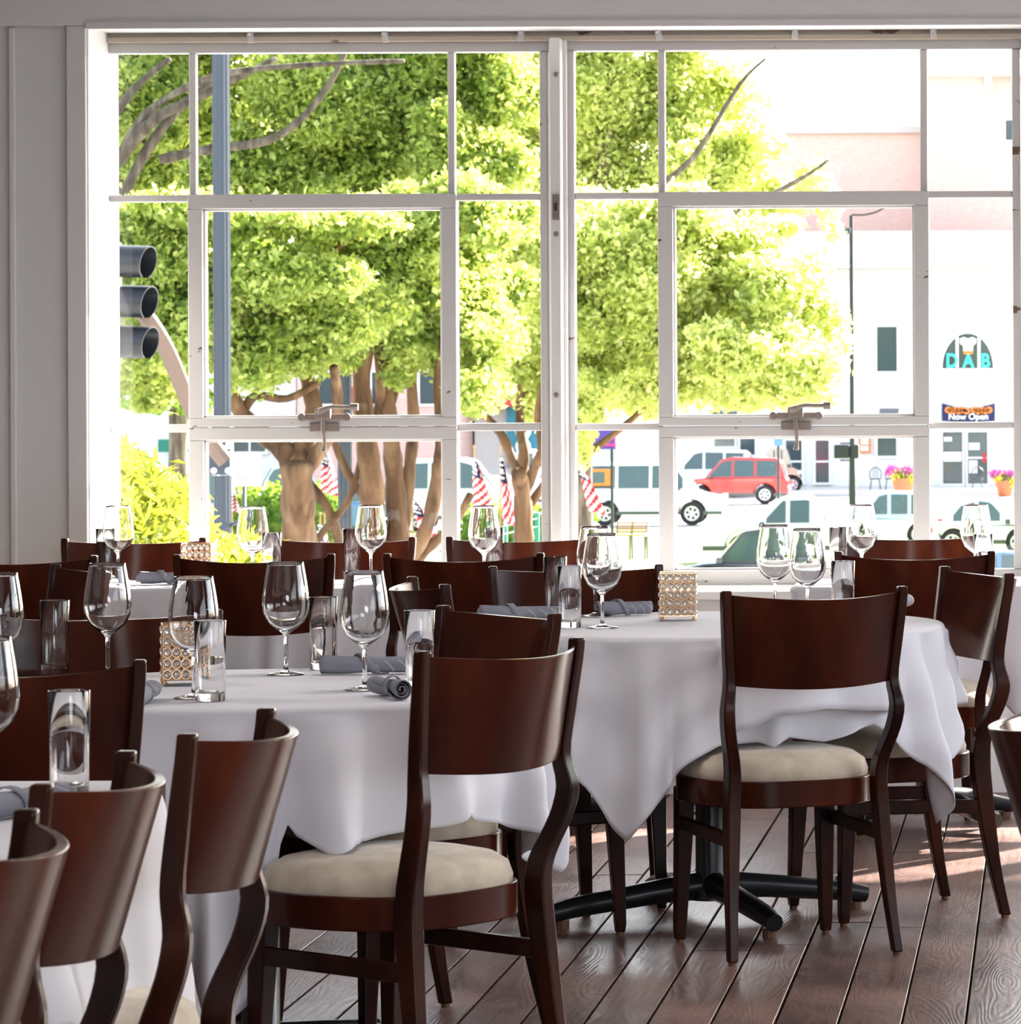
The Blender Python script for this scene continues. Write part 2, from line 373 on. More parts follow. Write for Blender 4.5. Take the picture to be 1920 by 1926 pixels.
M['pavement'] = mat('concrete_pavement', (0.55, 0.53, 0.50), 0.9)
M['facade'] = mat('cream_painted_masonry', (0.80, 0.79, 0.76), 0.8)
M['stone'] = mat('grey_stone_band', (0.50, 0.47, 0.44), 0.8)
def brickmat(name, c1, c2, mo, sc_=3.0):
    m = mat(name, c1, 0.85); tc = N(m, 'ShaderNodeTexCoord'); mp = N(m, 'ShaderNodeMapping'); mp.inputs['Rotation'].default_value = (PI / 2, 0, 0)
    bt = N(m, 'ShaderNodeTexBrick'); bt.inputs['Scale'].default_value = sc_; bt.inputs['Color1'].default_value = (*c1, 1); bt.inputs['Color2'].default_value = (*c2, 1); bt.inputs['Mortar'].default_value = (*mo, 1)
    L(m, tc.outputs['Object'], mp.inputs[0]); L(m, mp.outputs[0], bt.inputs['Vector']); L(m, bt.outputs['Color'], m.node_tree.nodes['Principled BSDF'].inputs['Base Color'])
    return m
M['brick'] = brickmat('pale_red_brick', (0.66, 0.40, 0.34), (0.72, 0.47, 0.40), (0.74, 0.62, 0.56))
M['shopglass'] = mat('shop_glass', (0.05, 0.075, 0.085), 0.08, spec=0.7)
M['teal'] = mat('teal_letters', (0.05, 0.65, 0.62), 0.4)
M['white'] = mat('white_paint', (0.85, 0.85, 0.85), 0.5)
M['red'] = mat('red_fabric', (0.55, 0.03, 0.04), 0.7)
M['redpanel'] = mat('red_awning', (0.60, 0.06, 0.07), 0.7)
M['navy'] = mat('navy_fabric', (0.02, 0.03, 0.10), 0.7)
M['purple'] = mat('purple_banner', (0.10, 0.05, 0.40), 0.6)
M['magenta'] = mat('magenta_print', (0.70, 0.05, 0.30), 0.6)
M['flagwhite'] = mat('white_flag_fabric', (0.8, 0.8, 0.8), 0.7)
M['benchwood'] = mat('bench_wood', (0.42, 0.25, 0.10), 0.6)
M['green'] = mat('green_painted_metal', (0.02, 0.22, 0.14), 0.5)
M['tealwall'] = mat('teal_panel', (0.05, 0.28, 0.36), 0.6)
M['umbrella'] = mat('cream_umbrella_fabric', (0.80, 0.82, 0.62), 0.8)
M['terracotta'] = mat('terracotta', (0.55, 0.18, 0.08), 0.7)
M['pink'] = mat('pink_flowers', (0.65, 0.12, 0.40), 0.7)
M['yellow'] = mat('yellow_flowers', (0.75, 0.70, 0.08), 0.7)

exec_parts = []
# ================================================================== the room
WY, FY = 13.2, 13.5          # room face of the window wall, plane of the window frames
XL, XR, YB, ZC = -5.5, 4.5, -3.5, 3.4
def xz(px, py, Y): q = P(px, py, Y); return q.x, q.z
def structure(o): o['kind'] = 'structure'; return o

mb = MB(); mb.bounds(XL, XR, YB, WY + 0.35, -0.12, -0.022)
floor = structure(mb.build('floor', M['subfloor']))
PW = 0.1325; ph = -0.1726
pl_cache = {}
def plank_mesh(width, length):
    key = (round(width, 3), round(length, 2))
    if key not in pl_cache:
        mb = MB(); c = 0.0011
        x, y = width / 2, length / 2
        top = [(-x + c, -y + c, 0), (x - c, -y + c, 0), (x - c, y - c, 0), (-x + c, y - c, 0)]
        mid = [(-x, -y, -c), (x, -y, -c), (x, y, -c), (-x, y, -c)]
        bot = [(a, b_, -0.022) for a, b_, _ in mid]
        mb.add(top + mid + bot, [(0, 1, 2, 3)] + [(4 + i, 4 + (i + 1) % 4, (i + 1) % 4, i) for i in range(4)] + [(8 + i, 8 + (i + 1) % 4, 4 + (i + 1) % 4, 4 + i) for i in range(4)])
        o = mb.build('plank', M['plank']); me = o.data; bpy.data.objects.remove(o); pl_cache[key] = me
    return pl_cache[key]
far_pl = MB()
k0 = int((XL - ph) / PW) + 1; k1 = int((XR - ph) / PW) - 1
rp = random.Random(5)
for k in range(k0, k1):
    xc = ph + (k + 0.5) * PW
    near = -3.2 < xc < 0.9
    y = YB
    gap = 0.0045 + 0.003 * rp.random()
    cuts = [YB]
    yy = 7.9 if near else YB + rp.random() * 2
    if near: cuts.append(yy)
    while True:
        yy += rp.choice([1.6, 2.0, 2.4, 3.0])
        if yy > WY - 0.6: break
        cuts.append(yy + rp.choice([0, 0.1, -0.1]))
    cuts.append(WY)
    if near:      # the seam that crosses several planks near the window
        if -0.9 < xc < 0.1: cuts = [c for c in cuts if abs(c - 11.5) > 0.7]; cuts.insert(-1, 11.52); cuts.sort()
    for a, b_ in zip(cuts, cuts[1:]):
        if near and a >= 7.8:
            o = bpy.data.objects.new('plank', plank_mesh(PW - gap, round(b_ - a - 0.002, 1) - 0.004)); link(o); o.parent = floor
            o.location = (xc, (a + b_) / 2, rp.uniform(-0.0012, 0.0008))
        else:
            far_pl.bounds(xc - PW / 2 + gap / 2, xc + PW / 2 - gap / 2, a + 0.001, b_ - 0.001, -0.022, 0.0)
o = far_pl.build('planking', M['plank'], floor); o['kind'] = 'stuff'

mb = MB(); mb.bounds(XL, XR, YB, WY + 0.35, ZC, ZC + 0.1); structure(mb.build('ceiling', M['ceiling']))
mb = MB(); mb.bounds(XL - 0.12, XL, YB, WY, 0, ZC); structure(mb.build('wall_left', M['wall_dark']))
mb = MB()
mb.bounds(XR, XR + 0.15, YB, WY, 0, 0.8); mb.bounds(XR, XR + 0.15, YB, WY, 2.6, ZC)
for a, b_ in ((YB, 0.6), (5.4, 7.2), (12.0, WY)): mb.bounds(XR, XR + 0.15, a, b_, 0.8, 2.6)
structure(mb.build('wall_right', M['wall_dark']))
mb = MB()
mb.bounds(XL, XR, YB - 0.15, YB, 0, 0.8); mb.bounds(XL, XR, YB - 0.15, YB, 2.7, ZC)
for a, b_ in ((XL, 0.85), (4.15, XR)): mb.bounds(a, b_, YB - 0.15, YB, 0.8, 2.7)
structure(mb.build('wall_rear', M['wall_dark']))

# window wall
xj = P(165, 500, WY).x; zs = P(1400, 1102, FY).z; zh = P(900, 46, WY).z
XO = 3.3
mb = MB()
mb.bounds(XL, xj, WY, FY + 0.15, 0, ZC)
mb.bounds(xj, XO, WY, FY + 0.15, zh, ZC)
mb.bounds(xj, XO, WY, FY + 0.15, 0, zs - 0.03)
mb.bounds(XO, XR, WY, FY + 0.15, 0, ZC)
wall = structure(mb.build('wall_window', M['wall']))
def trim(name, px0, px1, z0, z1, y0, material='trim', at=600, bev=0.004, parent=None):
    mb = MB(); mb.bounds(P(px0, at, y0).x, P(px1, at, y0).x, y0, WY, z0, z1)
    return structure(mb.build(name, M[material], bevel=bev, parent=parent))
ztop = P(80, 40, WY).z
mb = MB(); mb.bounds(XL, XO + .6, WY - 0.022, WY, zh, ZC); structure(mb.build('trim_1', M['wall'], bevel=0.003))      # fascia over the window
mb = MB(); mb.bounds(xj, XO, WY - 0.03, WY + 0.004, zh - 0.012, zh + 0.012); structure(mb.build('trim_2', M['trim'], bevel=0.003))
trim('trim_3', 126, 163, 0.0, zh, WY - 0.02)                         # casing board
for i, (a, b_) in enumerate(((17, 30), (-130, -117), (-270, -257))):
    trim('trim_%d' % (4 + i), a, b_, 0.1, zh - 0.004, WY - 0.014, bev=0.005)
mb = MB(); mb.bounds(XL, P(126, 600, WY).x, WY - 0.03, WY, 0, 0.14); structure(mb.build('baseboard_window', M['trim'], bevel=0.004))
# reveals, stool and the panelling below the sill
mb = MB(); mb.bounds(xj - 0.001, xj + 0.006, WY - 0.004, FY - 0.02, zs, zh); structure(mb.build('trim_7', M['reveal']))
mb = MB(); mb.bounds(xj, XO, WY - 0.05, FY - 0.03, zs - 0.03, zs); structure(mb.build('trim_8', M['reveal'], bevel=0.005))
mb = MB(); mb.bounds(xj, XO, WY - 0.02, WY, zs - 0.10, zs - 0.03); structure(mb.build('trim_9', M['trim'], bevel=0.003))
mb = MB(); mb.bounds(xj, XO, WY - 0.03, WY, 0, 0.14); structure(mb.build('baseboard_sill', M['trim'], bevel=0.004))
for i, px in enumerate((380, 700, 1020, 1350, 1700)):
    trim('trim_%d' % (10 + i), px - 9, px + 9, 0.14, zs - 0.10, WY - 0.014, bev=0.004)

# worn board above the windows, with its metal clips
zt = P(1050, 79, FY).z
mb = MB(); mb.bounds(xj, XO, FY - 0.035, FY + 0.15, zt, zh + 0.02)
mb.bounds(xj, XO, FY - 0.05, FY - 0.035, zt, zt + 0.018)
head = structure(mb.build('trim_15', M['head_paint'], bevel=0.003))
mb = MB(); mb.box((0, 0, 0), (0.022, 0.012, 0.046)); mb.lathe([(0, -0.02), (0.005, -0.018), (0.0085, -0.008), (0.0085, 0)], (0, 0, 0.008), 10, 'Y')
clip0 = mb.build('clip', M['steel_paint'], head, bevel=0.002)
for i, (px, py) in enumerate(((471, 68), (724, 67), (980, 65), (1238, 63), (1495, 61), (1755, 60), (2010, 60))):
    c = clip0 if i == 0 else link(clip0.copy()); c.parent = head
    c.location = P(px, py, FY - 0.045); c.rotation_euler = (0, rnd.uniform(-0.25, 0.25), 0)

def vx(px, at=600): return P(px, at, FY).x
def vz(py, at=1050): return P(at, py, FY).z
def bar(mb, a, b_, t, bo, y0, y1, cx): # px left, right, top, bottom -> box
    mb.bounds(vx(a), vx(b_), y0, y1, vz(bo, cx), vz(t, cx))
def make_window(name, off, c, left_frame=True):
    (A0, A1, B0, B1, C0, C1, top0, top1, r1b, r2t, so0, so1, sg0, sg1, sgt, sgb, meet, lgt, lgb, sm0, sm1, cx) = c
    q = lambda v: v + off
    w_ = structure(empty(name, (0, 0, 0)))
    cx0 = cx
    f = MB()
    lx = A0 - 18 if left_frame else A0
    bar(f, q(lx), q(C1 + 18), top0, top1, FY - 0.02, FY + 0.03, cx)          # head rail
    bar(f, q(lx), q(C1 + 18), lgb, 1101, FY - 0.02, FY + 0.03, cx)           # bottom rail
    if left_frame: bar(f, q(A0 - 15), q(A0), top1, lgb, FY - 0.025, FY + 0.03, cx)
    bar(f, q(C1), q(C1 + 15), top1, lgb, FY - 0.025, FY + 0.03, cx)
    f.build('frame', M['steel_paint'], w_, bevel=0.004)
    bars = [(A1, B0, top1, sm0[0]), (B1, C0, top1, sm0[0]), (A1, so0 + 6, sm0[0], lgb), (so1 - 6, C0, sm0[0], lgb)]
    for a, b_, t, bo in bars:
        f = MB(); bar(f, q(a), q(b_), t, bo, FY - 0.018, FY + 0.022, cx); f.build('muntin', M['steel_paint'], w_, bevel=0.0045)
    for a, b_, pr in ((A0, A1, 0), (C0, C1, 0)):
        f = MB(); bar(f, q(a), q(b_), sm0[0], sm0[1], FY - 0.018, FY + 0.022, cx); f.build('muntin', M['steel_paint'], w_, bevel=0.0045)
        f = MB(); bar(f, q(a), q(b_), sm1[0], sm1[1], FY - 0.018, FY + 0.022, cx); f.build('muntin', M['steel_paint'], w_, bevel=0.0045)
    # the two opening sashes
    for (t, gt, gb, bo, g0, g1) in ((sm0[0], sgt, sgb, meet, sg0, sg1), (meet, lgt, lgb, 1099, sg0, sg1)):
        f = MB(); e = 1.2
        bar(f, q(so0), q(so1), t, gt, FY - 0.045, FY + 0.02, cx)
        bar(f, q(so0), q(so1), gb, bo - e, FY - 0.045, FY + 0.02, cx)
        bar(f, q(so0), q(g0), gt, gb, FY - 0.045, FY + 0.02, cx)
        bar(f, q(g1), q(so1), gt, gb, FY - 0.045, FY + 0.02, cx)
        s_ = f.build('sash', M['steel_paint'], w_, bevel=0.003)
        f = MB(); z = 4
        bar(f, q(g0 - 1), q(g1 + 1), gt - 1, gt + z, FY - 0.022, FY + 0.012, cx); bar(f, q(g0 - 1), q(g1 + 1), gb - z, gb + 1, FY - 0.022, FY + 0.012, cx)
        bar(f, q(g0 - 1), q(g0 + z), gt, gb, FY - 0.022, FY + 0.012, cx); bar(f, q(g1 - z), q(g1 + 1), gt, gb, FY - 0.022, FY + 0.012, cx)
        f.build('glazing_bead', M['trim'], s_, bevel=0.002)
    # panes
    for a, b_, t, bo in ((A0, A1, top1, sm0[0]), (B0, B1, top1, sm0[0]), (C0, C1, top1, sm0[0]), (A0, A1, sm0[1], sm1[0]), (C0, C1, sm0[1], sm1[0]),
                         (A0, A1, sm1[1], lgb), (C0, C1, sm1[1], lgb), (sg0, sg1, sgt, sgb), (sg0, sg1, lgt, lgb)):
        x0, x1, z0, z1 = vx(q(a)), vx(q(b_)), vz(bo, cx), vz(t, cx)
        f = MB(); f.add([(x0, FY + 0.008, z0), (x1, FY + 0.008, z0), (x1, FY + 0.008, z1), (x0, FY + 0.008, z1)], [(0, 1, 2, 3)])
        f.build('pane', M['pane'], w_)
    return w_
W1 = (208, 359, 372, 845, 858, 1018, 80, 100, 366, 379, 359, 862, 386, 834, 393, 785, 803, 827, 1072, (366, 379), (797, 812), 610)
W2 = (1083, 1240, 1253, 1732, 1746, 1905, 75, 95, 361, 374, 1240, 1748, 1268, 1720, 388, 783, 801, 821, 1071, (361, 374), (795, 808), 1494)
win1 = make_window('window_1', 0, W1, False)
win2 = make_window('window_2', 0, W2)
win3 = make_window('window_3', 887, W2)
win4 = make_window('window_4', 1774, W2)
for i, (px, w_) in enumerate(((1046, win1), (1933, win2), (2820, win3))):
    mb = MB(); xa = vx(px - 2); xb = vx(px + 18)
    mb.bounds(xa, xb, FY - 0.125, FY + 0.06, zs, vz(77, px)); mb.bounds(xa - 0.012, xb + 0.012, FY - 0.05, FY + 0.06, zs, vz(77, px))
    ml_ = structure(mb.build('trim_%d' % (16 + i), M['trim'], bevel=0.004))
    for py in (140, 440, 743):
        s_ = MB(); s_.lathe([(0, -0.006), (0.006, -0.005), (0.009, 0)], (0, 0, 0), 12, 'Y'); s_.build('screw', M['latch'], ml_, smooth=True, loc=P(px, py, FY - 0.126))
    s_ = MB(); q = P(px, 390, FY - 0.128); s_.box(q, (0.026, 0.008, 0.085)); lp = s_.build('latch_plate', M['latch'], ml_, bevel=0.003)
    s_ = MB(); s_.box((q.x, q.y - 0.006, q.z), (0.014, 0.012, 0.028)); s_.build('keeper', M['latch_dark'], lp, bevel=0.003)

# window latches (handle lying to the right, arm hanging down)
def make_latch(px, py, w_):
    c = P(px, py, FY - 0.05)
    e = empty('latch', c, parent=w_)
    m1 = MB(); m1.box((0.0, 0, -0.012), (0.17, 0.008, 0.022)); m1.lathe([(0, -.008), (.014, -.008), (.014, .004), (0, .004)], (-0.075, 0, -0.012), 12, 'Y'); m1.lathe([(0, -.008), (.014, -.008), (.014, .004), (0, .004)], (0.075, 0, -0.012), 12, 'Y')
    m1.box((0.0, 0, -0.045), (0.10, 0.007, 0.030)); m1.build('plate', M['latch'], e, bevel=0.004)
    m2 = MB(); m2.tube(catmull([(-0.02, -0.02, 0.002), (0.0, -0.032, 0.012), (0.03, -0.032, 0.022), (0.07, -0.03, 0.021), (0.105, -0.028, 0.022)], 4), [0.012, 0.013, 0.013, 0.012, 0.011, 0.009, 0.008, 0.007, 0.007, 0.007, 0.007, 0.007, 0.007, 0.007, 0.007, 0.008, 0.009][:17], 8)
    m2.lathe([(0, -0.012), (0.013, -0.012), (0.013, 0.012), (0, 0.012)], (0.105, -0.028, 0.022), 8, 'X')
    m2.build('handle', M['latch'], e, smooth=True)
    m3 = MB(); m3.box((0.0, -0.02, 0.0), (0.05, 0.03, 0.035)); m3.tube([(0, -0.02, -0.01), (0.0, -0.026, -0.06), (0.004, -0.022, -0.10), (0.0, -0.02, -0.125)], [0.009, 0.008, 0.006, 0.011], 8)
    m3.build('hook', M['latch'], e, bevel=0.003)
make_latch(610, 778, win1); make_latch(1497, 775, win2); make_latch(2384, 775, win3)
# outside: unseen slab added to block high sun, and the outer sill
mb = MB(); mb.bounds(XL, XR, FY + 0.15, FY + 1.45, 2.72, 2.86); structure(mb.build('trim_20', M['trim']))
mb = MB(); mb.bounds(XL, XR, FY + 0.04, FY + 0.24, zs - 0.06, zs - 0.01); structure(mb.build('trim_21', M['stone']))
mb = MB(); mb.bounds(XL, XR, FY + 0.15, FY + 0.3, -3.1, 0.0); structure(mb.build('wall_outer', M['stone']))
# unseen windows added to hold the fill lamps: simple frames in their openings
def side_window(name, a, b_, along='Y'):
    f = MB(); z0, z1 = 0.8, (2.6 if along == 'Y' else 2.7)
    def bb(p, q, zz0, zz1):
        if along == 'Y': f.bounds(XR + 0.05, XR + 0.1, p, q, zz0, zz1)
        else: f.bounds(p, q, YB - 0.1, YB - 0.05, zz0, zz1)
    bb(a, b_, z0, z0 + .06); bb(a, b_, z1 - .06, z1); bb(a, b_, 1.95, 2.0)
    n = 5
    for i in range(n + 1): x = a + (b_ - a - .05) * i / n; bb(x, x + .05, z0, z1)
    structure(f.build(name, M['trim']))
side_window('window_5', 0.6, 5.4); side_window('window_6', 7.2, 12.0); side_window('window_7', 0.85, 4.15, 'X')

# ================================================================== chairs
def chair_back_mesh():
    mb = MB(); nx, nz = 20, 8; zt_, zb = 0.850, 0.640; th = 0.016
    def pt(u, v, off):
        z = zb + (zt_ - zb) * v; hw = 0.194 + 0.013 * v
        sag = 0.052 + 0.038 * v
        yb = -0.247 - 0.024 * v
        y = yb - sag * (1 - u * u) + 0.004
        z -= 0.012 * (1 - u * u) * (1 if v > 0.5 else 0.9)
        ln = math.hypot(1, 2 * sag * u / hw)
        return (u * hw + off * (-(2 * sag * u / hw)) / ln * -1, y + off / ln, z)
    for off in (0, 1):
        for j in range(nz + 1):
            for i in range(nx + 1):
                mb.v.append(pt(-1 + 2 * i / nx, j / nz, th * off))
    st = (nx + 1) * (nz + 1)
    for j in range(nz):
        for i in range(nx):
            a = j * (nx + 1) + i
            mb.f.append((a, a + 1, a + nx + 2, a + nx + 1)); mb.f.append((a + st, a + st + nx + 1, a + st + nx + 2, a + st + 1)); mb.m += [0, 0]
    for i in range(nx):
        for j in (0, nz):
            a = j * (nx + 1) + i; mb.f.append((a, a + st, a + st + 1, a + 1)); mb.m.append(0)
    for j in range(nz):
        for i in (0, nx):
            a = j * (nx + 1) + i; mb.f.append((a, a + nx + 1, a + st + nx + 1, a + st)); mb.m.append(0)
    return mb
def sweep_rect(pts, wd, dp):
    """rectangular bar along pts (mostly vertical): wd(x) and dp(y) sizes per point"""
    mb = MB()
    for (x, y, z), a, b_ in zip(pts, wd, dp):
        mb.v += [(x - a / 2, y - b_ / 2, z), (x + a / 2, y - b_ / 2, z), (x + a / 2, y + b_ / 2, z), (x - a / 2, y + b_ / 2, z)]
    n = len(pts)
    for i in range(n - 1):
        for k in range(4):
            a = i * 4 + k; b_ = i * 4 + (k + 1) % 4; mb.f.append((a, b_, b_ + 4, a + 4)); mb.m.append(0)
    mb.f.append((3, 2, 1, 0)); mb.f.append(tuple((n - 1) * 4 + k for k in range(4))); mb.m += [0, 0]
    return mb
def seat_outline(k=1.0, n=48):
    out = []
    for i in range(n):
        a = 2 * PI * i / n; c, s_ = math.cos(a), math.sin(a)
        x = 0.222 * math.copysign(abs(c) ** 0.72, c); y = 0.215 * math.copysign(abs(s_) ** 0.80, s_)
        x *= (1 + 0.07 * (y / 0.215))
        out.append((x * k, y * k + 0.0))
    return out
def make_chair():
    t = empty('dining_chair')
    chair_back_mesh().build('backrest', M['mahogany'], t, smooth=True, bevel=0.003, angle=50)
    for s_ in (-1, 1):
        ctl = [(0.217, -0.264, 0.860), (0.216, -0.260, 0.82), (0.207, -0.246, 0.72), (0.201, -0.238, 0.645), (0.209, -0.247, 0.585), (0.203, -0.236, 0.53),
               (0.186, -0.210, 0.465), (0.181, -0.200, 0.42), (0.184, -0.202, 0.34), (0.194, -0.226, 0.15), (0.203, -0.256, 0.008)]
        pts = catmull([(s_ * a, b_, c) for a, b_, c in ctl], 3)
        n = len(pts); wd = []; dp = []
        for p in pts:
            z = p.z
            wd.append(interp(z, [(0, 0.023), (0.35, 0.032), (0.55, 0.028), (0.68, 0.023), (0.86, 0.022)]))
            dp.append(interp(z, [(0, 0.026), (0.38, 0.046), (0.55, 0.040), (0.66, 0.032), (0.86, 0.026)]))
        leg = sweep_rect(pts, wd, dp).build('rear_leg', M['espresso'], t, smooth=True, bevel=0.004, angle=50)
        g = MB(); g.lathe([(0, 0), (0.010, 0), (0.010, 0.012), (0, 0.012)], (s_ * 0.203, -0.256, 0.0), 10); g.build('glide', M['glide'], leg)
        pts = [(s_ * 0.178, 0.150, 0.375), (s_ * 0.180, 0.155, 0.25), (s_ * 0.186, 0.165, 0.03), (s_ * 0.186, 0.165, 0.008)]
        leg = sweep_rect(pts, [0.042, 0.038, 0.027, 0.022], [0.042, 0.038, 0.027, 0.022]).build('front_leg', M['espresso'], t, bevel=0.003)
        g = MB(); g.lathe([(0, 0), (0.010, 0), (0.010, 0.012), (0, 0.012)], (s_ * 0.186, 0.165, 0.0), 10); g.build('glide', M['glide'], leg)
        b_ = MB(); b_.box((s_ * 0.188, -0.025, 0.285), (0.018, 0.36, 0.034), Matrix.Rotation(R(1.5), 3, 'X')); b_.build('stretcher', M['espresso'], t, bevel=0.004)
    n = 48; o1 = seat_outline(1.0, n); f = MB()
    for z in (0.350, 0.412):
        f.v += [(x, y, z) for x, y in o1]
    o2 = seat_outline(0.90, n); f.v += [(x, y, 0.350) for x, y in o2]; f.v += [(x, y, 0.412) for x, y in o2]
    for i in range(n):
        j = (i + 1) % n
        f.f += [(i, j, n + j, n + i), (2 * n + j, 2 * n + i, 3 * n + i, 3 * n + j), (n + i, n + j, 3 * n + j, 3 * n + i), (j, i, 2 * n + i, 2 * n + j)]; f.m += [0] * 4
    f.build('seat_frame', M['mahogany'], t, smooth=True, bevel=0.003, angle=40)
    c = MB(); rings = [(0.90, 0.395), (0.955, 0.405), (0.965, 0.425), (0.93, 0.448), (0.82, 0.464), (0.6, 0.474), (0.3, 0.478)]
    for k, z in rings: c.v += [(x, y, z) for x, y in seat_outline(k, n)]
    c.v.append((0, 0, 0.479)); c.v.append((0, 0, 0.395))
    for r_ in range(len(rings) - 1):
        for i in range(n):
            j = (i + 1) % n; c.f.append((r_ * n + i, r_ * n + j, (r_ + 1) * n + j, (r_ + 1) * n + i)); c.m.append(0)
    top = len(rings) * n
    for i in range(n):
        j = (i + 1) % n; c.f.append(((len(rings) - 1) * n + i, (len(rings) - 1) * n + j, top)); c.f.append((j, i, top + 1)); c.m += [0, 0]
    c.build('seat_cushion', M['seat'], t, smooth=True, angle=180)
    return t
chair0 = make_chair(); used = [False]
def place_chair(x, y, th, label, group='dark dining chairs'):
    """x, y: centre between the tops of the back posts; th: heading in degrees (0 = facing away from the camera)"""
    o = chair0 if not used[0] else copy_tree(chair0); used[0] = True
    a = R(th); o.location = (x - math.sin(a) * 0.262, y + math.cos(a) * 0.262, 0); o.rotation_euler = (0, 0, a)
    tag(o, label, 'chair', group); return o
C_ = place_chair
C_(-0.535, 9.33, 24, 'dark chair seen from behind right of centre, seat and all legs in view')
C_(-0.99, 7.33, 58, 'large dark wooden chair in the front middle, turned left, warm highlight down its back')
C_(-1.155, 8.50, 130, 'dark chair whose back rises just behind the large front middle chair, facing left')
C_(-1.957, 8.47, 200, 'chair at the far left side of the front left table, back behind two wine glasses')
C_(-1.775, 6.92, 9, 'nearly black chair back at the left edge behind the tall tumbler')
C_(-1.50, 9.82, -71, 'small black chair seen edge-on between the front table tumblers and the middle table')
C_(-1.235, 10.62, 190, 'chair behind the middle table tumblers, silvery reflection on its back')
C_(-0.18, 10.26, 113, 'dark chair on the right side of the middle table, its grey back turned to it')
C_(-1.148, 5.66, 87, 'dark chair seen from its side, front lower left, beige seat showing between its legs')
C_(-1.184, 4.97, 90, 'second dark chair of the row along the bottom left, before the tumbler')
C_(-1.130, 4.25, 90, 'nearest chair cropped by the lower left corner of the picture')
C_(0.010, 5.76, -88, 'dark curved chair back cropped by the right edge, low in the picture')
C_(-2.244, 11.45, 2, 'reddish-brown chair seen from behind in front of the left window, below its latch')
C_(-1.650, 11.45, 0, 'dark chair seen from behind left of the middle window post')
C_(-0.372, 11.45, -1, 'bright red-brown chair seen from behind at the right window table')
C_(-2.905, 11.42, -3, 'chair seen from behind at the left edge of the picture, before the grey wall')
C_(-2.880, 12.76, 181, 'chair by the lower left corner of the left window, facing the room')
C_(-2.215, 12.76, 176, 'chair under the tree trunks of the left window, facing the room')
C_(-1.665, 12.76, 183, 'chair under the middle window post, facing the room')
C_(-0.430, 12.78, 180, 'chair under the right window, facing the room behind the red-brown chair')
C_(-3.500, 12.64, 178, 'chair at the far left edge, standing before the grey panelled wall')
C_(-2.560, 10.66, 118, 'small black chair with a grey sheen left of the leftmost front wine glass')

# ================================================================== tables and cloths
def cloth(name, outline, z0, hem, flare=0.06, folds=11, amp=0.018, seed=1, rows=26, sharp=1.0, flare_tab=None, amp_tab=None):
    """outline(a) -> (x, y) of the table edge for azimuth a (radians, 0 = towards the camera, + = right); hem(adeg) -> z"""
    rg = random.Random(seed); NA = 360
    mb = MB(); zt = z0 + 0.003
    comps = [(folds + d, rg.uniform(0, 6.28), rg.uniform(0.4, 1.0)) for d in (-3, 0, 4, 9)]
    mb.v.append((0, 0, zt)); ring_idx = []
    cols = []
    for i in range(NA):
        a = -PI + 2 * PI * i / NA; ox, oy = outline(a); r0 = math.hypot(ox, oy); dx, dy = ox / r0, oy / r0
        ad = math.degrees(a)
        f = sum(math.sin(n_ * a + p_) * w_ for n_, p_, w_ in comps) / 1.6
        f = math.copysign(abs(f) ** 0.8, f)
        am = interp(ad, amp_tab) if amp_tab else amp
        zh_ = hem(ad); fl = interp(ad, flare_tab) if flare_tab else flare
        col = []
        for k in (0.25, 0.5, 0.75, 0.9, 0.97): col.append((dx * r0 * k, dy * r0 * k, zt))
        for q in (0.25, 0.6, 0.85, 1.0):
            an = q * PI / 2; col.append((dx * (r0 - 0.012 + 0.012 * math.sin(an)), dy * (r0 - 0.012 + 0.012 * math.sin(an)), zt - 0.012 + 0.012 * math.cos(an)))
        for j in range(1, rows + 1):
            t = j / rows; z = (zt - 0.012) + (zh_ - zt + 0.012) * t
            dd = (zt - z)
            g = min(1, dd / 0.30)
            r_ = r0 + fl * min(1.3, dd / 0.35) + am * (g ** 0.9) * f * 1.6 + 0.003 * math.sin(9 * a + 14 * t)
            tw = 0.020 * g * math.cos(folds * a + comps[1][1]) / r0
            cx_, sx_ = math.cos(tw), math.sin(tw)
            X, Y_ = dx * r_, dy * r_
            col.append((X * cx_ - Y_ * sx_, X * sx_ + Y_ * cx_, z))
        cols.append(col)
    nr = len(cols[0])
    for c in cols: mb.v += c
    for i in range(NA):
        j = (i + 1) % NA; a = 1 + i * nr; b_ = 1 + j * nr
        mb.f.append((0, a, b_)); mb.m.append(0)
        for k in range(nr - 1): mb.f.append((a + k, a + k + 1, b_ + k + 1, b_ + k)); mb.m.append(0)
    o = mb.build(name, M['cloth'], smooth=True, angle=180)
    sl = o.modifiers.new('thickness', 'SOLIDIFY'); sl.thickness = 0.0012; sl.offset = 1
    return o
def out_round(r): return lambda a: (r * math.sin(a), -r * math.cos(a))
def out_rect(hx, hy, n=20.0):
    def f(a):
        s_, c = math.sin(a), math.cos(a)
        k = (abs(s_ / hx) ** n + abs(c / hy) ** n) ** (-1 / n)
        return (s_ * k, -c * k)
    return f
def hem_table(tab):
    """tab of (azimuth, z), piecewise smooth, wraps"""
    tab = sorted(tab); ext = [(a - 360, z) for a, z in tab] + tab + [(a + 360, z) for a, z in tab]
    def f(ad):
        for (a, za), (b, zb) in zip(ext, ext[1:]):
            if a <= ad <= b: return za + (zb - za) * (ad - a) / (b - a)
        return ext[0][1]
    return f
def hem_corners(base, tip, corners, wid=38):
    def f(ad):
        v = base
        for c in corners:
            d = abs((ad - c + 180) % 360 - 180)
            if d < wid: v = min(v, base + (tip - base) * (1 - d / wid) ** 1.25)
        return v
    return f
ZT = 0.732
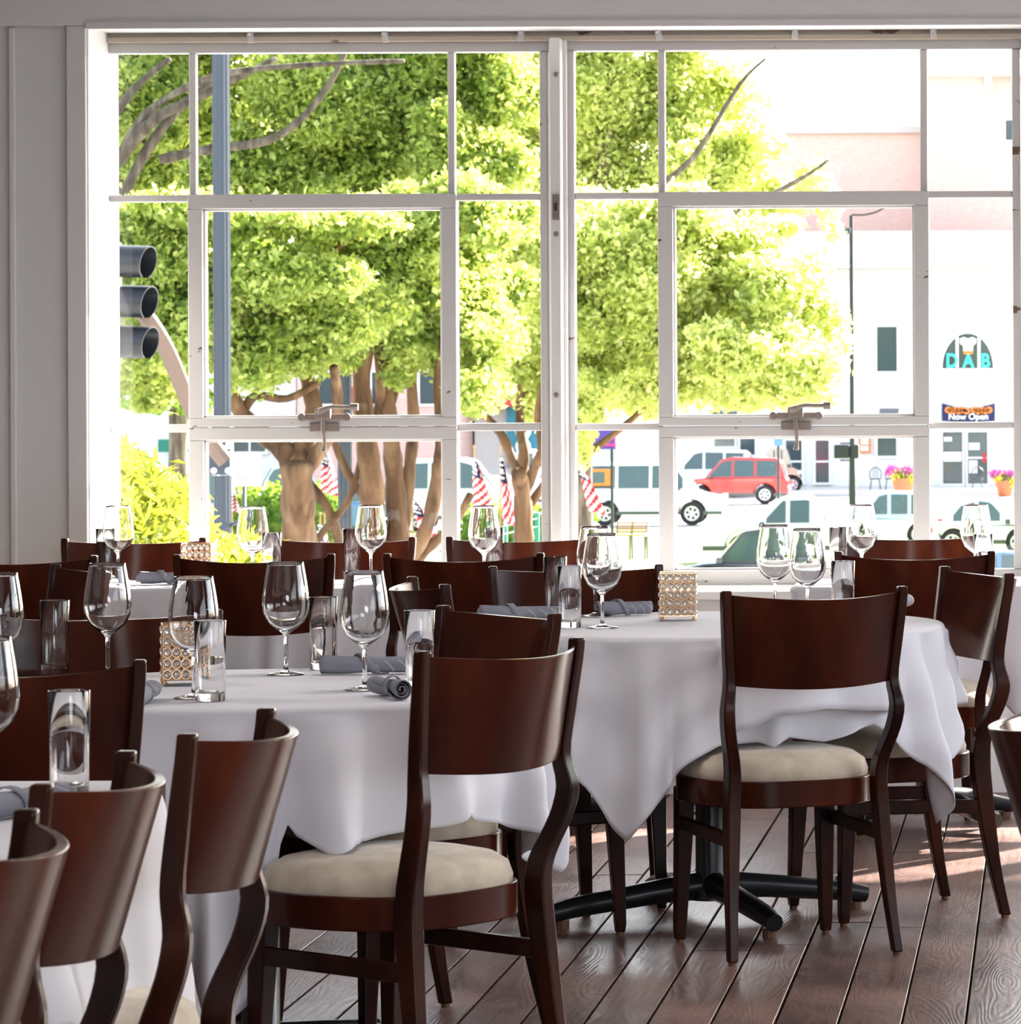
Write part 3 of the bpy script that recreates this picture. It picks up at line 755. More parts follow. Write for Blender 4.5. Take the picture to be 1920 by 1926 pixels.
def pedestal(x, y, label, rz=0.0, arm=0.40, top_r=0.3, top_z=0.738, round_top=True, top=(0.5, 0.5), fk=1.0):
    t = empty('dining_table', (x, y, 0), rz); tag(t, label, 'table', 'cloth-covered dining tables')
    mb = MB()
    if round_top: mb.lathe([(0, ZT - .034), (top_r - .016, ZT - .034), (top_r - .008, ZT - .026), (top_r - .008, ZT), (0, ZT)], n=48)
    else: mb.bounds(-top[0] + .012, top[0] - .012, -top[1] + .03, top[1] - .03, ZT - .034, ZT); mb.bounds(-top[0] + .03, top[0] - .03, -top[1] + .012, top[1] - .012, ZT - .034, ZT)
    tt = mb.build('tabletop', M['mahogany'], t)
    if not round_top: tt.rotation_euler = (0, 0, -rz)
    mb = MB(); mb.lathe([(0, 0.05 * fk), (0.055, 0.05 * fk), (0.05, 0.09 * fk), (0.038, 0.12 * fk), (0.038, ZT - .06), (0.10, ZT - .05), (0.10, ZT - .034), (0, ZT - .034)], n=20); mb.build('column', M['iron'], t, smooth=True)
    for k in range(4):
        mb = MB(); mb.tube([(0.03, 0, 0.085 * fk), (0.15, 0, 0.075 * fk), (arm - 0.06, 0, 0.050 * (fk + 1) / 2), (arm, 0, 0.038)], [0.036 * fk, 0.030 * fk, 0.026 * fk, 0.022 * fk], 10)
        f = mb.build('foot', M['iron'], t, smooth=True); f.rotation_euler = (0, 0, k * PI / 2)
        mb = MB(); mb.lathe([(0, 0), (0.018, 0), (0.018, 0.02), (0, 0.02)], (arm - 0.03, 0, 0), 10); mb.build('levelling_pad', M['glide'], f)
    return t
# middle (right-hand) round table
T2 = (-0.84, 10.08); R2 = 0.585
pedestal(*T2, 'round table under the white cloth in the middle right, black cross base on show', R(-64), 0.42, R2)
h2 = hem_table([(-130, .50), (-104, .29), (-80, .50), (-60, .54), (-40, .52), (-27, .47), (-21, .385), (-16.5, .29), (-13.5, .26), (-7.5, .36), (-2.5, .41), (7, .485), (14, .49), (18, .478), (24, .50), (31, .485), (39, .51), (45, .52), (50, .495), (57, .41), (63, .31), (67, .262), (71, .36), (80, .53), (110, .55), (140, .48), (166, .28)])
o = cloth('tablecloth', out_round(R2), ZT, h2, folds=16, amp=0.024, amp_tab=[(-180, .03), (-40, .036), (-10, .036), (6, .012), (48, .010), (58, .032), (90, .034), (180, .03)], seed=4, flare_tab=[(-180, .04), (-30, .03), (-13, .06), (0, .05), (30, .03), (55, .05), (67, .06), (80, .04), (180, .04)])
o.location = (*T2, 0); tag(o, 'white cloth on the middle right table, long point hanging to the left of the chair', 'tablecloth', 'white tablecloths')
# turned-up fold of that cloth, above the seat of the chair
mb = MB(); na, nr = 60, 10
for i in range(na + 1):
    ad = 6 + 46 * i / na; a = R(ad); zb = interp(ad, [(6, .49), (12, .525), (20, .56), (28, .568), (40, .558), (52, .55)])
    for j in range(nr + 1):
        t_ = j / nr; z = ZT - .004 + (zb - ZT + .004) * t_; r_ = R2 + 0.004 + 0.018 * min(1, t_ * 4) * math.sin(PI * min(1, max(0, i / na * 12, 0)) / 2) + (0.056 * t_ + 0.014 * t_ * math.sin(a * 17 + 1)) * min(1, i / na * 8, (1 - i / na) * 8 + .2)
        mb.v.append((r_ * math.sin(a), -r_ * math.cos(a), z))
for i in range(na):
    for j in range(nr):
        a = i * (nr + 1) + j; mb.f.append((a, a + 1, a + nr + 2, a + nr + 1)); mb.m.append(0)
fo = mb.build('folded_layer', M['cloth'], o, smooth=True, angle=180); sl = fo.modifiers.new('thickness', 'SOLIDIFY'); sl.thickness = 0.0012
# front left round table
T1 = (-1.555, 7.98); R1 = 0.55
pedestal(*T1, 'round table under the white cloth at the front left, between four chairs', R(45), 0.28, R1, fk=0.6)
h1 = hem_table([(-170, .3), (-130, .50), (-100, .5), (-78, .25), (-60, .50), (-30, .50), (-12, .34), (6, .16), (11, .20), (13.5, .34), (15.5, .53), (17, .50), (20.5, .472), (26, .49), (33, .485), (44, .50), (52, .52), (60, .50), (70, .48), (80, .45), (95, .36), (110, .5), (150, .5)])
o = cloth('tablecloth', out_round(R1), ZT, h1, folds=15, amp=0.020, seed=9, amp_tab=[(-180, .04), (0, .046), (30, .040), (70, .030), (180, .04)], flare_tab=[(-180, .04), (0, .05), (9, .085), (14, .06), (21, .08), (40, .04), (80, .01), (100, .02), (180, .04)])
o.location = (*T1, 0); tag(o, 'white cloth on the front left table, its corner resting on the large chair seat', 'tablecloth', 'white tablecloths')
# long table of the front left corner
T0 = (-1.80, 4.74); H0 = (0.49, 1.35)
pedestal(*T0, 'long table in the lower left corner, under white cloth beside three chairs', R(45), 0.36, round_top=False, top=H0)
o = cloth('tablecloth', out_rect(*H0), ZT, hem_corners(.50, .22, (20.6, 159.4, -20.6, -159.4), 26), folds=16, amp=0.012, seed=3, flare=0.05)
o.location = (*T0, 0); tag(o, 'white cloth on the long table in the lower left corner', 'tablecloth', 'white tablecloths')
# tables along the windows
for (x, y, hx, hy, lab, clab, sd_) in (
    (-2.40, 12.26, 0.48, 0.27, 'table by the left window with two rolled napkins', 'white cloth on the table by the left window, plain front in shade', 21),
    (-1.60, 12.26, 0.22, 0.26, 'small table beside the middle window post', 'white cloth on the small table beside the middle window post', 22),
    (-0.36, 12.22, 0.40, 0.30, 'table by the right window behind the red-brown chair', 'white cloth on the table by the right window, glowing peach in the sun', 23)):
    pedestal(x, y, lab, R(40), 0.33, round_top=False, top=(hx, hy))
    o = cloth('tablecloth', out_rect(hx, hy), ZT, hem_corners(.42, .26, (math.degrees(math.atan2(hx, hy)), -math.degrees(math.atan2(hx, hy)), 180 - math.degrees(math.atan2(hx, hy)), -180 + math.degrees(math.atan2(hx, hy))), 24), folds=13, amp=0.010, seed=sd_, flare=0.02)
    o.location = (x, y, 0); tag(o, clab, 'tablecloth', 'white tablecloths')
T5 = (-2.985, 10.1)
pedestal(*T5, 'table at the left edge beside the small black chair', R(20), 0.33, 0.44)
o = cloth('tablecloth', out_round(0.44), ZT, hem_corners(.48, .3, (0, 90, 180, -90), 34), seed=31); o.location = (*T5, 0)
tag(o, 'white cloth just showing at the left edge beside the small black chair', 'tablecloth', 'white tablecloths')

# ================================================================== glasses, napkins, holders
ZC0 = ZT + 0.005
WINE = [(0, 0), (0.036, 0), (0.0375, 0.0012), (0.034, 0.0028), (0.012, 0.0062), (0.0052, 0.011), (0.0042, 0.020), (0.0040, 0.055), (0.0048, 0.074), (0.009, 0.082), (0.022, 0.090),
        (0.036, 0.102), (0.0445, 0.120), (0.0470, 0.138), (0.0455, 0.158), (0.0415, 0.185), (0.0365, 0.213), (0.0355, 0.2195), (0.0350, 0.2200), (0.0343, 0.2192), (0.0352, 0.213), (0.0402, 0.185), (0.0441, 0.158), (0.0456, 0.138),
        (0.0431, 0.1205), (0.0345, 0.1035), (0.0205, 0.0925), (0.008, 0.0865), (0, 0.0855)]
WINE = [(r_ * 1.03, z * 1.055) for r_, z in WINE]
HIGH = [(0, 0), (0.0265, 0), (0.0275, 0.0015), (0.0285, 0.08), (0.0305, 0.1505), (0.0301, 0.1518), (0.0291, 0.1510), (0.0268, 0.08), (0.0256, 0.020), (0.0235, 0.0165), (0.012, 0.0150), (0, 0.0150)]
mb = MB(); mb.lathe(WINE, n=40); wine0 = mb.build('wine_glass', M['glass'], smooth=True, angle=180)
mb = MB(); mb.lathe(HIGH, n=36); high0 = mb.build('tumbler', M['glass'], smooth=True, angle=50)
wu = [False]; hu = [False]
def wine(px, rim, label):
    Y = F * (EYE - ZC0 - 0.232) / (rim - 730 - (PX - px) * ROLL); X = P(px, rim, Y).x
    o = wine0 if not wu[0] else link(wine0.copy()); wu[0] = True; o.location = (X, Y, ZC0); tag(o, label, 'wine glass', 'empty wine glasses'); return o
def high(px, rim, label):
    Y = F * (EYE - ZC0 - 0.1515) / (rim - 730 - (PX - px) * ROLL); X = P(px, rim, Y).x
    o = high0 if not hu[0] else link(high0.copy()); hu[0] = True; o.location = (X, Y, ZC0); tag(o, label, 'tumbler', 'empty water tumblers'); return o
wine(537, 1057, 'wine glass standing alone in the middle of the front left table, before the reddish chair')
wine(685, 1074, 'wine glass behind the rolled grey napkin on the front left table')
wine(364, 1084, 'wine glass overlapping the crystal candle holder on the front left table')
wine(202, 1059, 'wine glass on the front left table, left of the candle holder')
wine(-3, 1077, 'wine glass cut by the left edge, upper of two')
wine(-28, 1197, 'large wine glass bowl cut by the left edge, lower of two')
wine(1132, 1003, 'front wine glass of the pair beside the tumblers on the middle table')
wine(1119, 990, 'rear wine glass of the pair beside the tumblers on the middle table')
wine(1457, 987, 'left wine glass of the pair above the front right chair')
wine(1518, 994, 'right wine glass of the pair above the front right chair')
wine(222, 951, 'wine glass by the left window before the yellow bush')
wine(475, 953, 'wine glass by the left window below the thick tree trunk')
wine(697, 950, 'wine glass by the left window before the many-stemmed tree')
wine(910, 951, 'wine glass before the striped flags, left of the middle window post')
wine(1620, 949, 'wine glass by the right window, left one of two at the window table')
wine(1835, 949, 'wine glass by the right window, right one of two at the window table')
high(103, 1129, 'tumbler at the left on the front left table, below the black chair')
high(395, 1167, 'tumbler in front of the crystal candle holder')
high(608, 1123, 'tumbler between two wine glasses on the front left table')
high(789, 1148, 'tumbler at the right rim of the front left table, beside the large chair')
high(130, 1299, 'nearest tumbler, at the lower left above the chair row')
high(1044, 1047, 'rear tumbler of the two on the middle table')
high(1071, 1064, 'front tumbler of the two on the middle table')
high(1585, 1055, 'tumbler above the front right chair, right of the wine glass pair')
high(198, 994, 'tumbler by the left window at the white reveal')
high(511, 1002, 'tumbler half behind the wine glass under the thick tree trunk')
high(662, 995, 'tumbler by the left window, left of the wine glass before the many-stemmed tree')
high(930, 994, 'tumbler beside the wine glass before the striped flags')
high(1577, 992, 'tumbler on the right window table, left of the wine glasses')
high(1849, 1004, 'tumbler on the right window table, at the right wine glass')

def napkin_mesh(length=0.19, r0=0.021, turns=3.0, seed=0):
    rg = random.Random(seed); mb = MB(); ns = 46; nl = 14
    pts = []
    for i in range(ns + 1):
        t = i / ns; a = t * turns * 2 * PI; r_ = r0 * (0.22 + 0.78 * t)
        pts.append((a, r_))
    for j in range(nl + 1):
        u = -1 + 2 * j / nl; sq = 1 - 0.10 * math.exp(-(u / 0.35) ** 2) + 0.05 * u * u
        sh = 0.004 * math.sin(u * 5)
        for i, (a, r_) in enumerate(pts):
            rr = r_ * sq * (1 + 0.05 * math.sin(2 * a + 3 * u)); ext = 0.012 * math.sin(a * 0.5 + seed) * (i / ns) * u
            mb.v.append((u * length / 2 + ext, rr * math.cos(a + 0.8 * u) + sh, max(-r0 * 0.93, rr * math.sin(a + 0.8 * u) * 0.93) + r0 * 0.93))
    w_ = ns + 1
    for j in range(nl):
        for i in range(ns):
            a = j * w_ + i; mb.f.append((a, a + 1, a + w_ + 1, a + w_)); mb.m.append(0)
    # loose diagonal flap lying round the roll
    b0 = len(mb.v); nf = 16
    for j in range(3):
        for i in range(nf + 1):
            q = i / nf; a = -0.5 + q * 2 * PI * 0.9; u = -0.5 + q * 0.75 + (j - 1) * 0.09; rr = r0 * 1.05
            mb.v.append((u * length / 2, rr * math.cos(a), max(0, rr * math.sin(a) + r0 * 0.93)))
    for j in range(2):
        for i in range(nf):
            a = b0 + j * (nf + 1) + i; mb.f.append((a, a + 1, a + nf + 2, a + nf + 1)); mb.m.append(0)
    return mb
nap_objs = []
for s_ in range(3):
    o = napkin_mesh(0.20, 0.0215, 3, s_).build('rolled_napkin', M['napkin'], smooth=True, angle=180)
    sl = o.modifiers.new('thickness', 'SOLIDIFY'); sl.thickness = 0.0022; nap_objs.append(o)
nap_used = [False] * 3
def napkin(px, py, rz, label, var=0, sx=1.0, dz=0):
    Y = F * (EYE - ZC0) / (py - 730 - (PX - px) * ROLL); X = P(px, py, Y).x
    o = nap_objs[var] if not nap_used[var] else link(nap_objs[var].copy()); nap_used[var] = True
    o.location = (X, Y, ZC0 + 0.001 + dz); o.rotation_euler = (0, 0, R(rz)); o.scale = (sx, 1, 1); tag(o, label, 'napkin', 'rolled grey napkins'); return o
napkin(700, 1268, 2, 'long rolled grey napkin lying crosswise on the front left table', 0, 0.98)
napkin(732, 1312, 118, 'rolled grey napkin whose end points to the large front chair', 1, 0.85)
napkin(252, 1250, 150, 'rolled grey napkin on the front left table, left of the candle holder', 2, 0.7)
napkin(268, 1322, 95, 'grey napkin half hidden by the black chair post at the left', 0, 0.9)
napkin(975, 1167, -2, 'flat rolled grey napkin at the left rim of the middle table', 2, 1.0)
napkin(1172, 1158, 24, 'rolled grey napkin behind the wine glass pair on the middle table', 1, 0.68)
napkin(1690, 1146, 80, 'grey napkin end peeping out right of the front right chair', 0, 0.8)
napkin(310, 1082, -8, 'rear one of the two napkins on the left window table', 1, 0.85)
napkin(315, 1099, -3, 'front one of the two napkins on the left window table', 2, 0.9)
napkin(762, 1102, 60, 'napkin end on the small window table, beside the black chair', 0, 0.6)
napkin(30, 1535, 70, 'grey napkin on the long table in the lower left corner', 1, 1.0)

def make_holder():
    t = empty('candle_holder'); s_ = 0.0445; h = 0.108; z0 = 0.012
    fr = MB()
    for z in (z0, z0 + h):
        for a, b_ in (((-s_, -s_), (s_, -s_)), ((s_, -s_), (s_, s_)), ((s_, s_), (-s_, s_)), ((-s_, s_), (-s_, -s_))):
            fr.tube([(*a, z), (*b_, z)], 0.0017, 6)
    for x, y in ((-s_, -s_), (s_, -s_), (s_, s_), (-s_, s_)): fr.tube([(x, y, z0), (x, y, z0 + h)], 0.0017, 6)
    fr.bounds(-s_, s_, -s_, s_, z0, z0 + 0.0015)
    n = 5; cw = 2 * s_ / n; chh = h / n
    cr = bmesh.new(); bmesh.ops.create_icosphere(cr, subdivisions=2, radius=1.0)
    cme = bpy.data.meshes.new('crystal'); cr.to_mesh(cme); cr.free(); cme.materials.append(M['crystal'])
    for side in range(4):
        rot = Matrix.Rotation(side * PI / 2, 4, 'Z')
        for i in range(n):
            for j in range(n):
                lx = -s_ + cw * (i + 0.5); lz = z0 + chh * (j + 0.5)
                ring = [rot @ Vector((lx + 0.0088 * math.cos(q * PI / 5), -s_, lz + 0.0098 * math.sin(q * PI / 5))) for q in range(11)]
                fr.tube(ring, 0.0015, 5, caps=False)
                c = bpy.data.objects.new('crystal', cme); link(c); c.parent = t; c.location = rot @ Vector((lx, -s_, lz)); c.scale = (0.0070, 0.0070, 0.0078)
                if side % 2 == 0: c.scale = (0.0070, 0.0045, 0.0078)
                else: c.scale = (0.0045, 0.0070, 0.0078)
    fr.build('wire_frame', M['gold'], t, smooth=True)
    for x, y in ((-s_, -s_), (s_, -s_), (s_, s_), (-s_, s_)):
        f = MB(); f.lathe([(0, -0.0058), (0.004, -0.0045), (0.0058, 0), (0.004, 0.0045), (0, 0.0058)], (x * 0.93, y * 0.93, 0.0058), 12); f.build('ball_foot', M['gold'], t, smooth=True)
    cup = MB(); cup.lathe([(0, 0), (0.028, 0), (0.030, 0.05), (0.0275, 0.05), (0.0255, 0.004), (0, 0.004)], (0, 0, z0 + 0.002), 24); cup.build('glass_cup', M['glass'], t, smooth=True)
    return t
hold0 = make_holder()
for i, (px, py, rz, lab) in enumerate(((1275, 1166, 4, 'gold and crystal candle holder in full view on the middle table'), (348, 1287, 14, 'gold and crystal candle holder behind the tumbler on the front left table'),
                                       (374, 1096, 0, 'crystal candle holder on the left window table, only its top showing'))):
    o = hold0 if i == 0 else copy_tree(hold0)
    Y = F * (EYE - ZC0) / (py - 730 - (PX - px) * ROLL); q = P(px, py, Y); o.location = (q.x, Y, ZC0); o.rotation_euler = (0, 0, R(rz))
    tag(o, lab, 'candle holder', 'crystal candle holders')

# ================================================================== outside: street level is 4.4 m below the eye
GZ = -3.1
def G(px, Y): q = P(px, 900, Y); return Vector((q.x, Y, GZ))
mb = MB(); mb.bounds(-140, 60, FY + 0.3, 330, GZ - 0.3, GZ); structure(mb.build('ground', M['asphalt']))
mb = MB(); mb.bounds(-60, 25, 84, 127, GZ - 0.05, GZ + 0.06); structure(mb.build('lawn', M['grass'], bevel=0.02))
mb = MB(); mb.bounds(-140, 60, 166, 178, GZ - 0.05, GZ + 0.14); structure(mb.build('pavement', M['pavement'], bevel=0.02))

# ---- buildings
def rectY(mb, x0, x1, z0, z1, y, d): mb.bounds(x0, x1, y - d, y, z0, z1)
def pr(px0, px1, py0, py1, Y):   # rectangle of the picture at depth Y -> x0, x1, z0, z1
    a = P(px0, py1, Y); b_ = P(px1, py0, Y); return a.x, b_.x, a.z, b_.z
def facade_window(parent, px0, px1, py0, py1, Y, name='window', nx=1, nz=1, frame=0.09, glass='shopglass'):
    x0, x1, z0, z1 = pr(px0, px1, py0, py1, Y)
    f = MB(); fr = frame
    rectY(f, x0 - fr, x1 + fr, z1, z1 + fr, Y, 0.16); rectY(f, x0 - fr * 1.5, x1 + fr * 1.5, z0 - fr, z0, Y, 0.22)
    rectY(f, x0 - fr, x0, z0, z1, Y, 0.16); rectY(f, x1, x1 + fr, z0, z1, Y, 0.16)
    for i in range(1, nx): xx = x0 + (x1 - x0) * i / nx; rectY(f, xx - .04, xx + .04, z0, z1, Y, 0.10)
    for i in range(1, nz): zz = z0 + (z1 - z0) * i / nz; rectY(f, x0, x1, zz - .04, zz + .04, Y, 0.10)
    o = f.build(name, M['white'], parent)
    for i in range(nx):
        for j in range(nz):
            g = MB(); rectY(g, x0 + (x1 - x0) * i / nx + .03, x0 + (x1 - x0) * (i + 1) / nx - .03, z0 + (z1 - z0) * j / nz + .03, z0 + (z1 - z0) * (j + 1) / nz - .03, Y - 0.02, 0.03)
            g.build('pane', M[glass], o)
    return o
BY = 178.0
b1 = empty('shop_building', (P(1600, 900, BY).x, BY, GZ)); b1['_'] = 0; del b1['_']
inv = Vector(b1.location)
def part(mb, name, m_, parent, **k):
    o = mb.build(name, m_, parent, **k); o.matrix_parent_inverse = Matrix.Translation(-Vector(parent.location)) if parent.type == 'EMPTY' and parent.parent is None else Matrix(); return o
def fix(o, root): o.matrix_parent_inverse = Matrix.Translation(-Vector(root.location)); return o
tag(b1, 'white two-storey shop building across the street with an arched upper window', 'building', 'buildings across the street')
x0, x1, _, ztp = pr(1075, 1990, 445, 920, BY)
mb = MB(); mb.bounds(x0, x1, BY, BY + 14, GZ, ztp); fix(mb.build('wall', M['facade'], b1), b1)
mb = MB(); rectY(mb, x0, x1, ztp - 0.1, ztp + 0.25, BY + .3, 0.9); fix(mb.build('coping', M['stone'], b1, bevel=0.03), b1)
a = pr(1500, 1990, 503, 526, BY); mb = MB(); rectY(mb, x0, x1, a[2], a[3], BY, 0.5); fix(mb.build('cornice', M['stone'], b1, bevel=0.04), b1)
mb = MB(); rectY(mb, x0, x1, a[3], a[3] + 0.18, BY, 0.85); fix(mb.build('cornice_ledge', M['facade'], b1, bevel=0.03), b1)
a = pr(1500, 1990, 578, 583, BY); mb = MB(); n = 60
for i in range(n):
    xx = x0 + (x1 - x0) * i / n; rectY(mb, xx, xx + (x1 - x0) / n * 0.72, a[2], a[3] + .02, BY, 0.12)
o = fix(mb.build('dentil_row', M['stone'], b1), b1); o['kind'] = 'stuff'
for (a0, a1, c0, c1) in ((1545, 1740, 462, 500), (1752, 1950, 462, 500)):
    q = pr(a0, a1, c0, c1, BY); mb = MB(); rectY(mb, *q, BY, 0.10); fix(mb.build('parapet_panel', M['facade'], b1, bevel=0.03), b1)
for args in ((1649, 1687, 614, 699), (1650, 1686, 820, 858), (1342, 1386, 772, 785), (1344, 1382, 820, 840), (1392, 1420, 822, 856)):
    fix(facade_window(b1, *args, BY), b1)
for args in ((1478, 1508, 828, 908, 1, 2), (1534, 1559, 828, 908, 1, 2), (1773, 1810, 812, 910, 1, 2), (1820, 1857, 812, 910, 1, 2)):
    fix(facade_window(b1, *args[:4], BY, 'shop_window', args[4], args[5]), b1)
for args in ((1655, 1690, 768, 779), (1340, 1385, 770, 781)):
    q = pr(*args, BY); mb = MB(); mb.add([(q[0], BY, q[3]), (q[1], BY, q[3]), (q[1], BY - 1, q[2]), (q[0], BY - 1, q[2]), (q[0], BY, q[2] + .1), (q[1], BY, q[2] + .1)], [(0, 1, 2, 3), (0, 3, 4), (1, 5, 2), (3, 2, 5, 4)])
    fix(mb.build('awning', M['pole'], b1), b1)
# arched window
cx_, zb_ = (P(1772, 693, BY).x + P(1868, 693, BY).x) / 2, P(1820, 693, BY).z
ra = (P(1868, 693, BY).x - P(1772, 693, BY).x) / 2; hz_ = P(1820, 627, BY).z - zb_
arc = [(cx_ + ra * math.cos(PI * i / 24), zb_ + hz_ * math.sin(PI * i / 24)) for i in range(25)]
mb = MB(); mb.prism(arc, BY - 0.03, BY - 0.005); aw = fix(mb.build('arched_window', M['shopglass'], b1), b1)
f = MB()
for a, b_ in zip(arc, arc[1:]):
    k = 1.08
    oa = (cx_ + (a[0] - cx_) * k, zb_ + (a[1] - zb_) * k); ob = (cx_ + (b_[0] - cx_) * k, zb_ + (b_[1] - zb_) * k)
    f.add([(a[0], BY - .1, a[1]), (b_[0], BY - .1, b_[1]), (ob[0], BY - .1, ob[1]), (oa[0], BY - .1, oa[1]), (a[0], BY, a[1]), (b_[0], BY, b_[1]), (ob[0], BY, ob[1]), (oa[0], BY, oa[1])], [(0, 1, 2, 3), (0, 4, 5, 1), (2, 6, 7, 3)])
for px in (1800, 1841):
    q = P(px, 660, BY).x; f.bounds(q - .06, q + .06, BY - .1, BY - .02, zb_, zb_ + hz_ * math.sqrt(max(0, 1 - ((q - cx_) / ra) ** 2)))
rectY(f, cx_ - ra - .1, cx_ + ra + .1, zb_ - .18, zb_, BY, 0.15)
f.build('arch_frame', M['white'], aw)
def text(name, s, size, loc, m_, parent, ext=0.03, bold=0.0, sx=1.0):
    cu = bpy.data.curves.new(name, 'FONT'); cu.body = s; cu.size = size; cu.extrude = ext; cu.align_x = 'CENTER'; cu.offset = bold
    ob = bpy.data.objects.new(name, cu); me = bpy.data.meshes.new_from_object(ob); bpy.data.objects.remove(ob)
    me.materials.clear(); me.materials.append(m_)
    o = bpy.data.objects.new(name, me); link(o); o.parent = parent
    o.location = loc; o.rotation_euler = (PI / 2, 0, 0); o.scale = (sx, 1, 1); return o
for ch, px in (('D', 1790), ('A', 1821), ('B', 1853)):
    q = P(px, 692, BY - 0.14); text('neon_letter', ch, 0.86, (q.x, q.y, q.z + 0.03), M['teal'], aw, bold=0.022, sx=0.82)
hat = [(1812, 666), (1811, 650), (1805, 646), (1805, 637), (1812, 634), (1820, 637), (1829, 634), (1836, 638), (1835, 646), (1830, 650), (1829, 666)]
hp = [P(a, b_, BY - .12) for a, b_ in hat]; mb = MB(); mb.prism([(p.x, p.z) for p in hp], BY - .16, BY - .12); mb.build('white_hat_emblem', M['white'], aw)
q = pr(1812, 1829, 660, 666, BY); mb = MB(); rectY(mb, *q, BY - .15, 0.05); mb.build('orange_band', M['orange'], aw)
# banner over the door
bn = MB(); nbx = 20
for j in range(5):
    for i in range(nbx + 1):
        u = i / nbx; px = 1771 + (1871 - 1771) * u; top = 758 + 10 * math.sin(PI * u); bot = 792 + 2 * math.sin(PI * u); py = top + (bot - top) * j / 4
        p = P(px, py, BY - 0.3); bn.v.append((p.x, BY - 0.3 + 0.05 * math.sin(u * 19 + j), p.z))
for j in range(4):
    for i in range(nbx): a = j * (nbx + 1) + i; bn.f.append((a, a + 1, a + nbx + 2, a + nbx + 1)); bn.m.append(0)
ban = bn.build('banner', M['navy']); sl = ban.modifiers.new('thickness', 'SOLIDIFY'); sl.thickness = 0.01
tag(ban, 'dark cloth banner with white lettering, hung on the white shop building', 'banner')
q = P(1821, 789, BY - .45); text('lettering', 'Now Open', 0.38, (q.x, q.y, q.z), M['white'], ban, bold=0.006)
for k, px in enumerate((1783, 1790, 1796, 1803, 1810, 1818, 1832, 1839, 1846, 1853, 1860)):
    p = P(px, 771 + (2 if k % 2 else 0), BY - .42); m_ = MB(); m_.lathe([(0.06, -.03), (0.15, -.03), (0.15, .03), (0.06, .03), (0.06, -.03)], (0, 0, 0), 10, 'Y'); m_.build('orange_lettering', M['orange'], ban, loc=p)
# posters on the shop door, wall sign
for i, (a0, a1, c0, c1, mm) in enumerate(((1774, 1808, 850, 868, 'white'), (1822, 1842, 833, 846, 'white'), (1822, 1838, 866, 890, 'white'), (1848, 1854, 852, 870, 'red'), (1775, 1790, 822, 830, 'white'))):
    q = pr(a0, a1, c0, c1, BY - .2); mb = MB(); rectY(mb, *q, BY - .2, 0.01); fix(mb.build('door_poster', M[mm], b1), b1)
q = pr(1616, 1637, 818, 852, BY - .1); mb = MB(); rectY(mb, *q, BY - .1, 0.12); o = mb.build('wall_sign', M['orange'], bevel=0.02); tag(o, 'small orange sign on the white shop wall beside the lamp post', 'sign')
q2 = pr(1619, 1633, 824, 836, BY - .24); mb = MB(); rectY(mb, *q2, BY - .22, 0.02); mb.build('sign_face', M['white'], o); q2 = pr(1619, 1633, 839, 848, BY - .24); mb = MB(); rectY(mb, *q2, BY - .22, 0.02); mb.build('sign_face', M['white'], o)
# brick buildings rising behind
def block(name, label, px0, px1, py0, Y, m_, depth=18, extra=None, group='buildings across the street'):
    x0, x1, _, zt_ = pr(px0, px1, py0, 920, Y); b_ = empty(name, ((x0 + x1) / 2, Y, GZ)); tag(b_, label, 'building', group)
    mb = MB(); mb.bounds(x0, x1, Y, Y + depth, GZ, zt_); fix(mb.build('wall', m_, b_), b_)
    mb = MB(); rectY(mb, x0 - .2, x1 + .2, zt_ - .1, zt_ + .25, Y + .4, 0.8); fix(mb.build('coping', M['stone'], b_, bevel=0.03), b_)
    return b_
b2 = block('brick_building', 'low pale red brick building rising behind the white shop', 1330, 1736, 247, 196, M['brick'])
b3 = block('brick_building', 'taller pale red brick building at the right edge with a white cornice', 1746, 2100, 140, 194, M['brick'])
q = pr(1740, 2100, 118, 142, 194); mb = MB(); rectY(mb, *q, 194, 0.9); fix(mb.build('cornice', M['facade'], b3, bevel=0.05), b3)
q = pr(1740, 2100, 90, 112, 194); mb = MB(); rectY(mb, *q, 194.6, 0.6); fix(mb.build('parapet', M['facade'], b3, bevel=0.05), b3)
for px in (1852, 1902):
    p = pr(px, px + 13, 140, 180, 194); mb = MB(); mb.prism([(p[0], p[3]), (p[1], p[3]), (p[1], p[2] + .5), ((p[0] + p[1]) / 2, p[2]), (p[0], p[2] + .5)], 193.5, 194); fix(mb.build('white_bracket', M['facade'], b3), b3)
fix(facade_window(b3, 1891, 1912, 226, 264, 194), b3)
# buildings behind the trees
b4 = block('brick_building', 'dark red brick building glimpsed between the tree trunks', 560, 862, 560, 172, M['brick'])
b5 = block('shop_building', 'pale building with green shop front behind the umbrellas', 60, 555, 520, 176, M['facade'])
b6 = block('shop_building', 'white building left of the middle window post behind the flags', 893, 1058, 540, 176, M['facade'])
for args in ((600, 640, 700, 760), (700, 740, 700, 760), (790, 830, 700, 760)): fix(facade_window(b4, *args, 172), b4)
for args in ((215, 265, 838, 900), (320, 350, 845, 885), (440, 500, 800, 850)): fix(facade_window(b5, *args, 176, 'shop_window', 2, 1), b5)
q = pr(300, 362, 826, 850, 175.5); mb = MB(); rectY(mb, *q, 175.5, 0.3); fix(mb.build('green_fascia', M['green'], b5), b5)
q = pr(955, 1010, 745, 880, 175.8); mb = MB(); rectY(mb, *q, 175.8, 0.3); fix(mb.build('teal_panel', M['tealwall'], b6), b6)
for py in (812, 840): 
    p = P(984, py, 175.4); mb = MB(); mb.lathe([(0, -.02), (.35, -.02), (.35, .02), (0, .02)], p, 16, 'Y'); fix(mb.build('white_disc', M['white'], b6), b6)
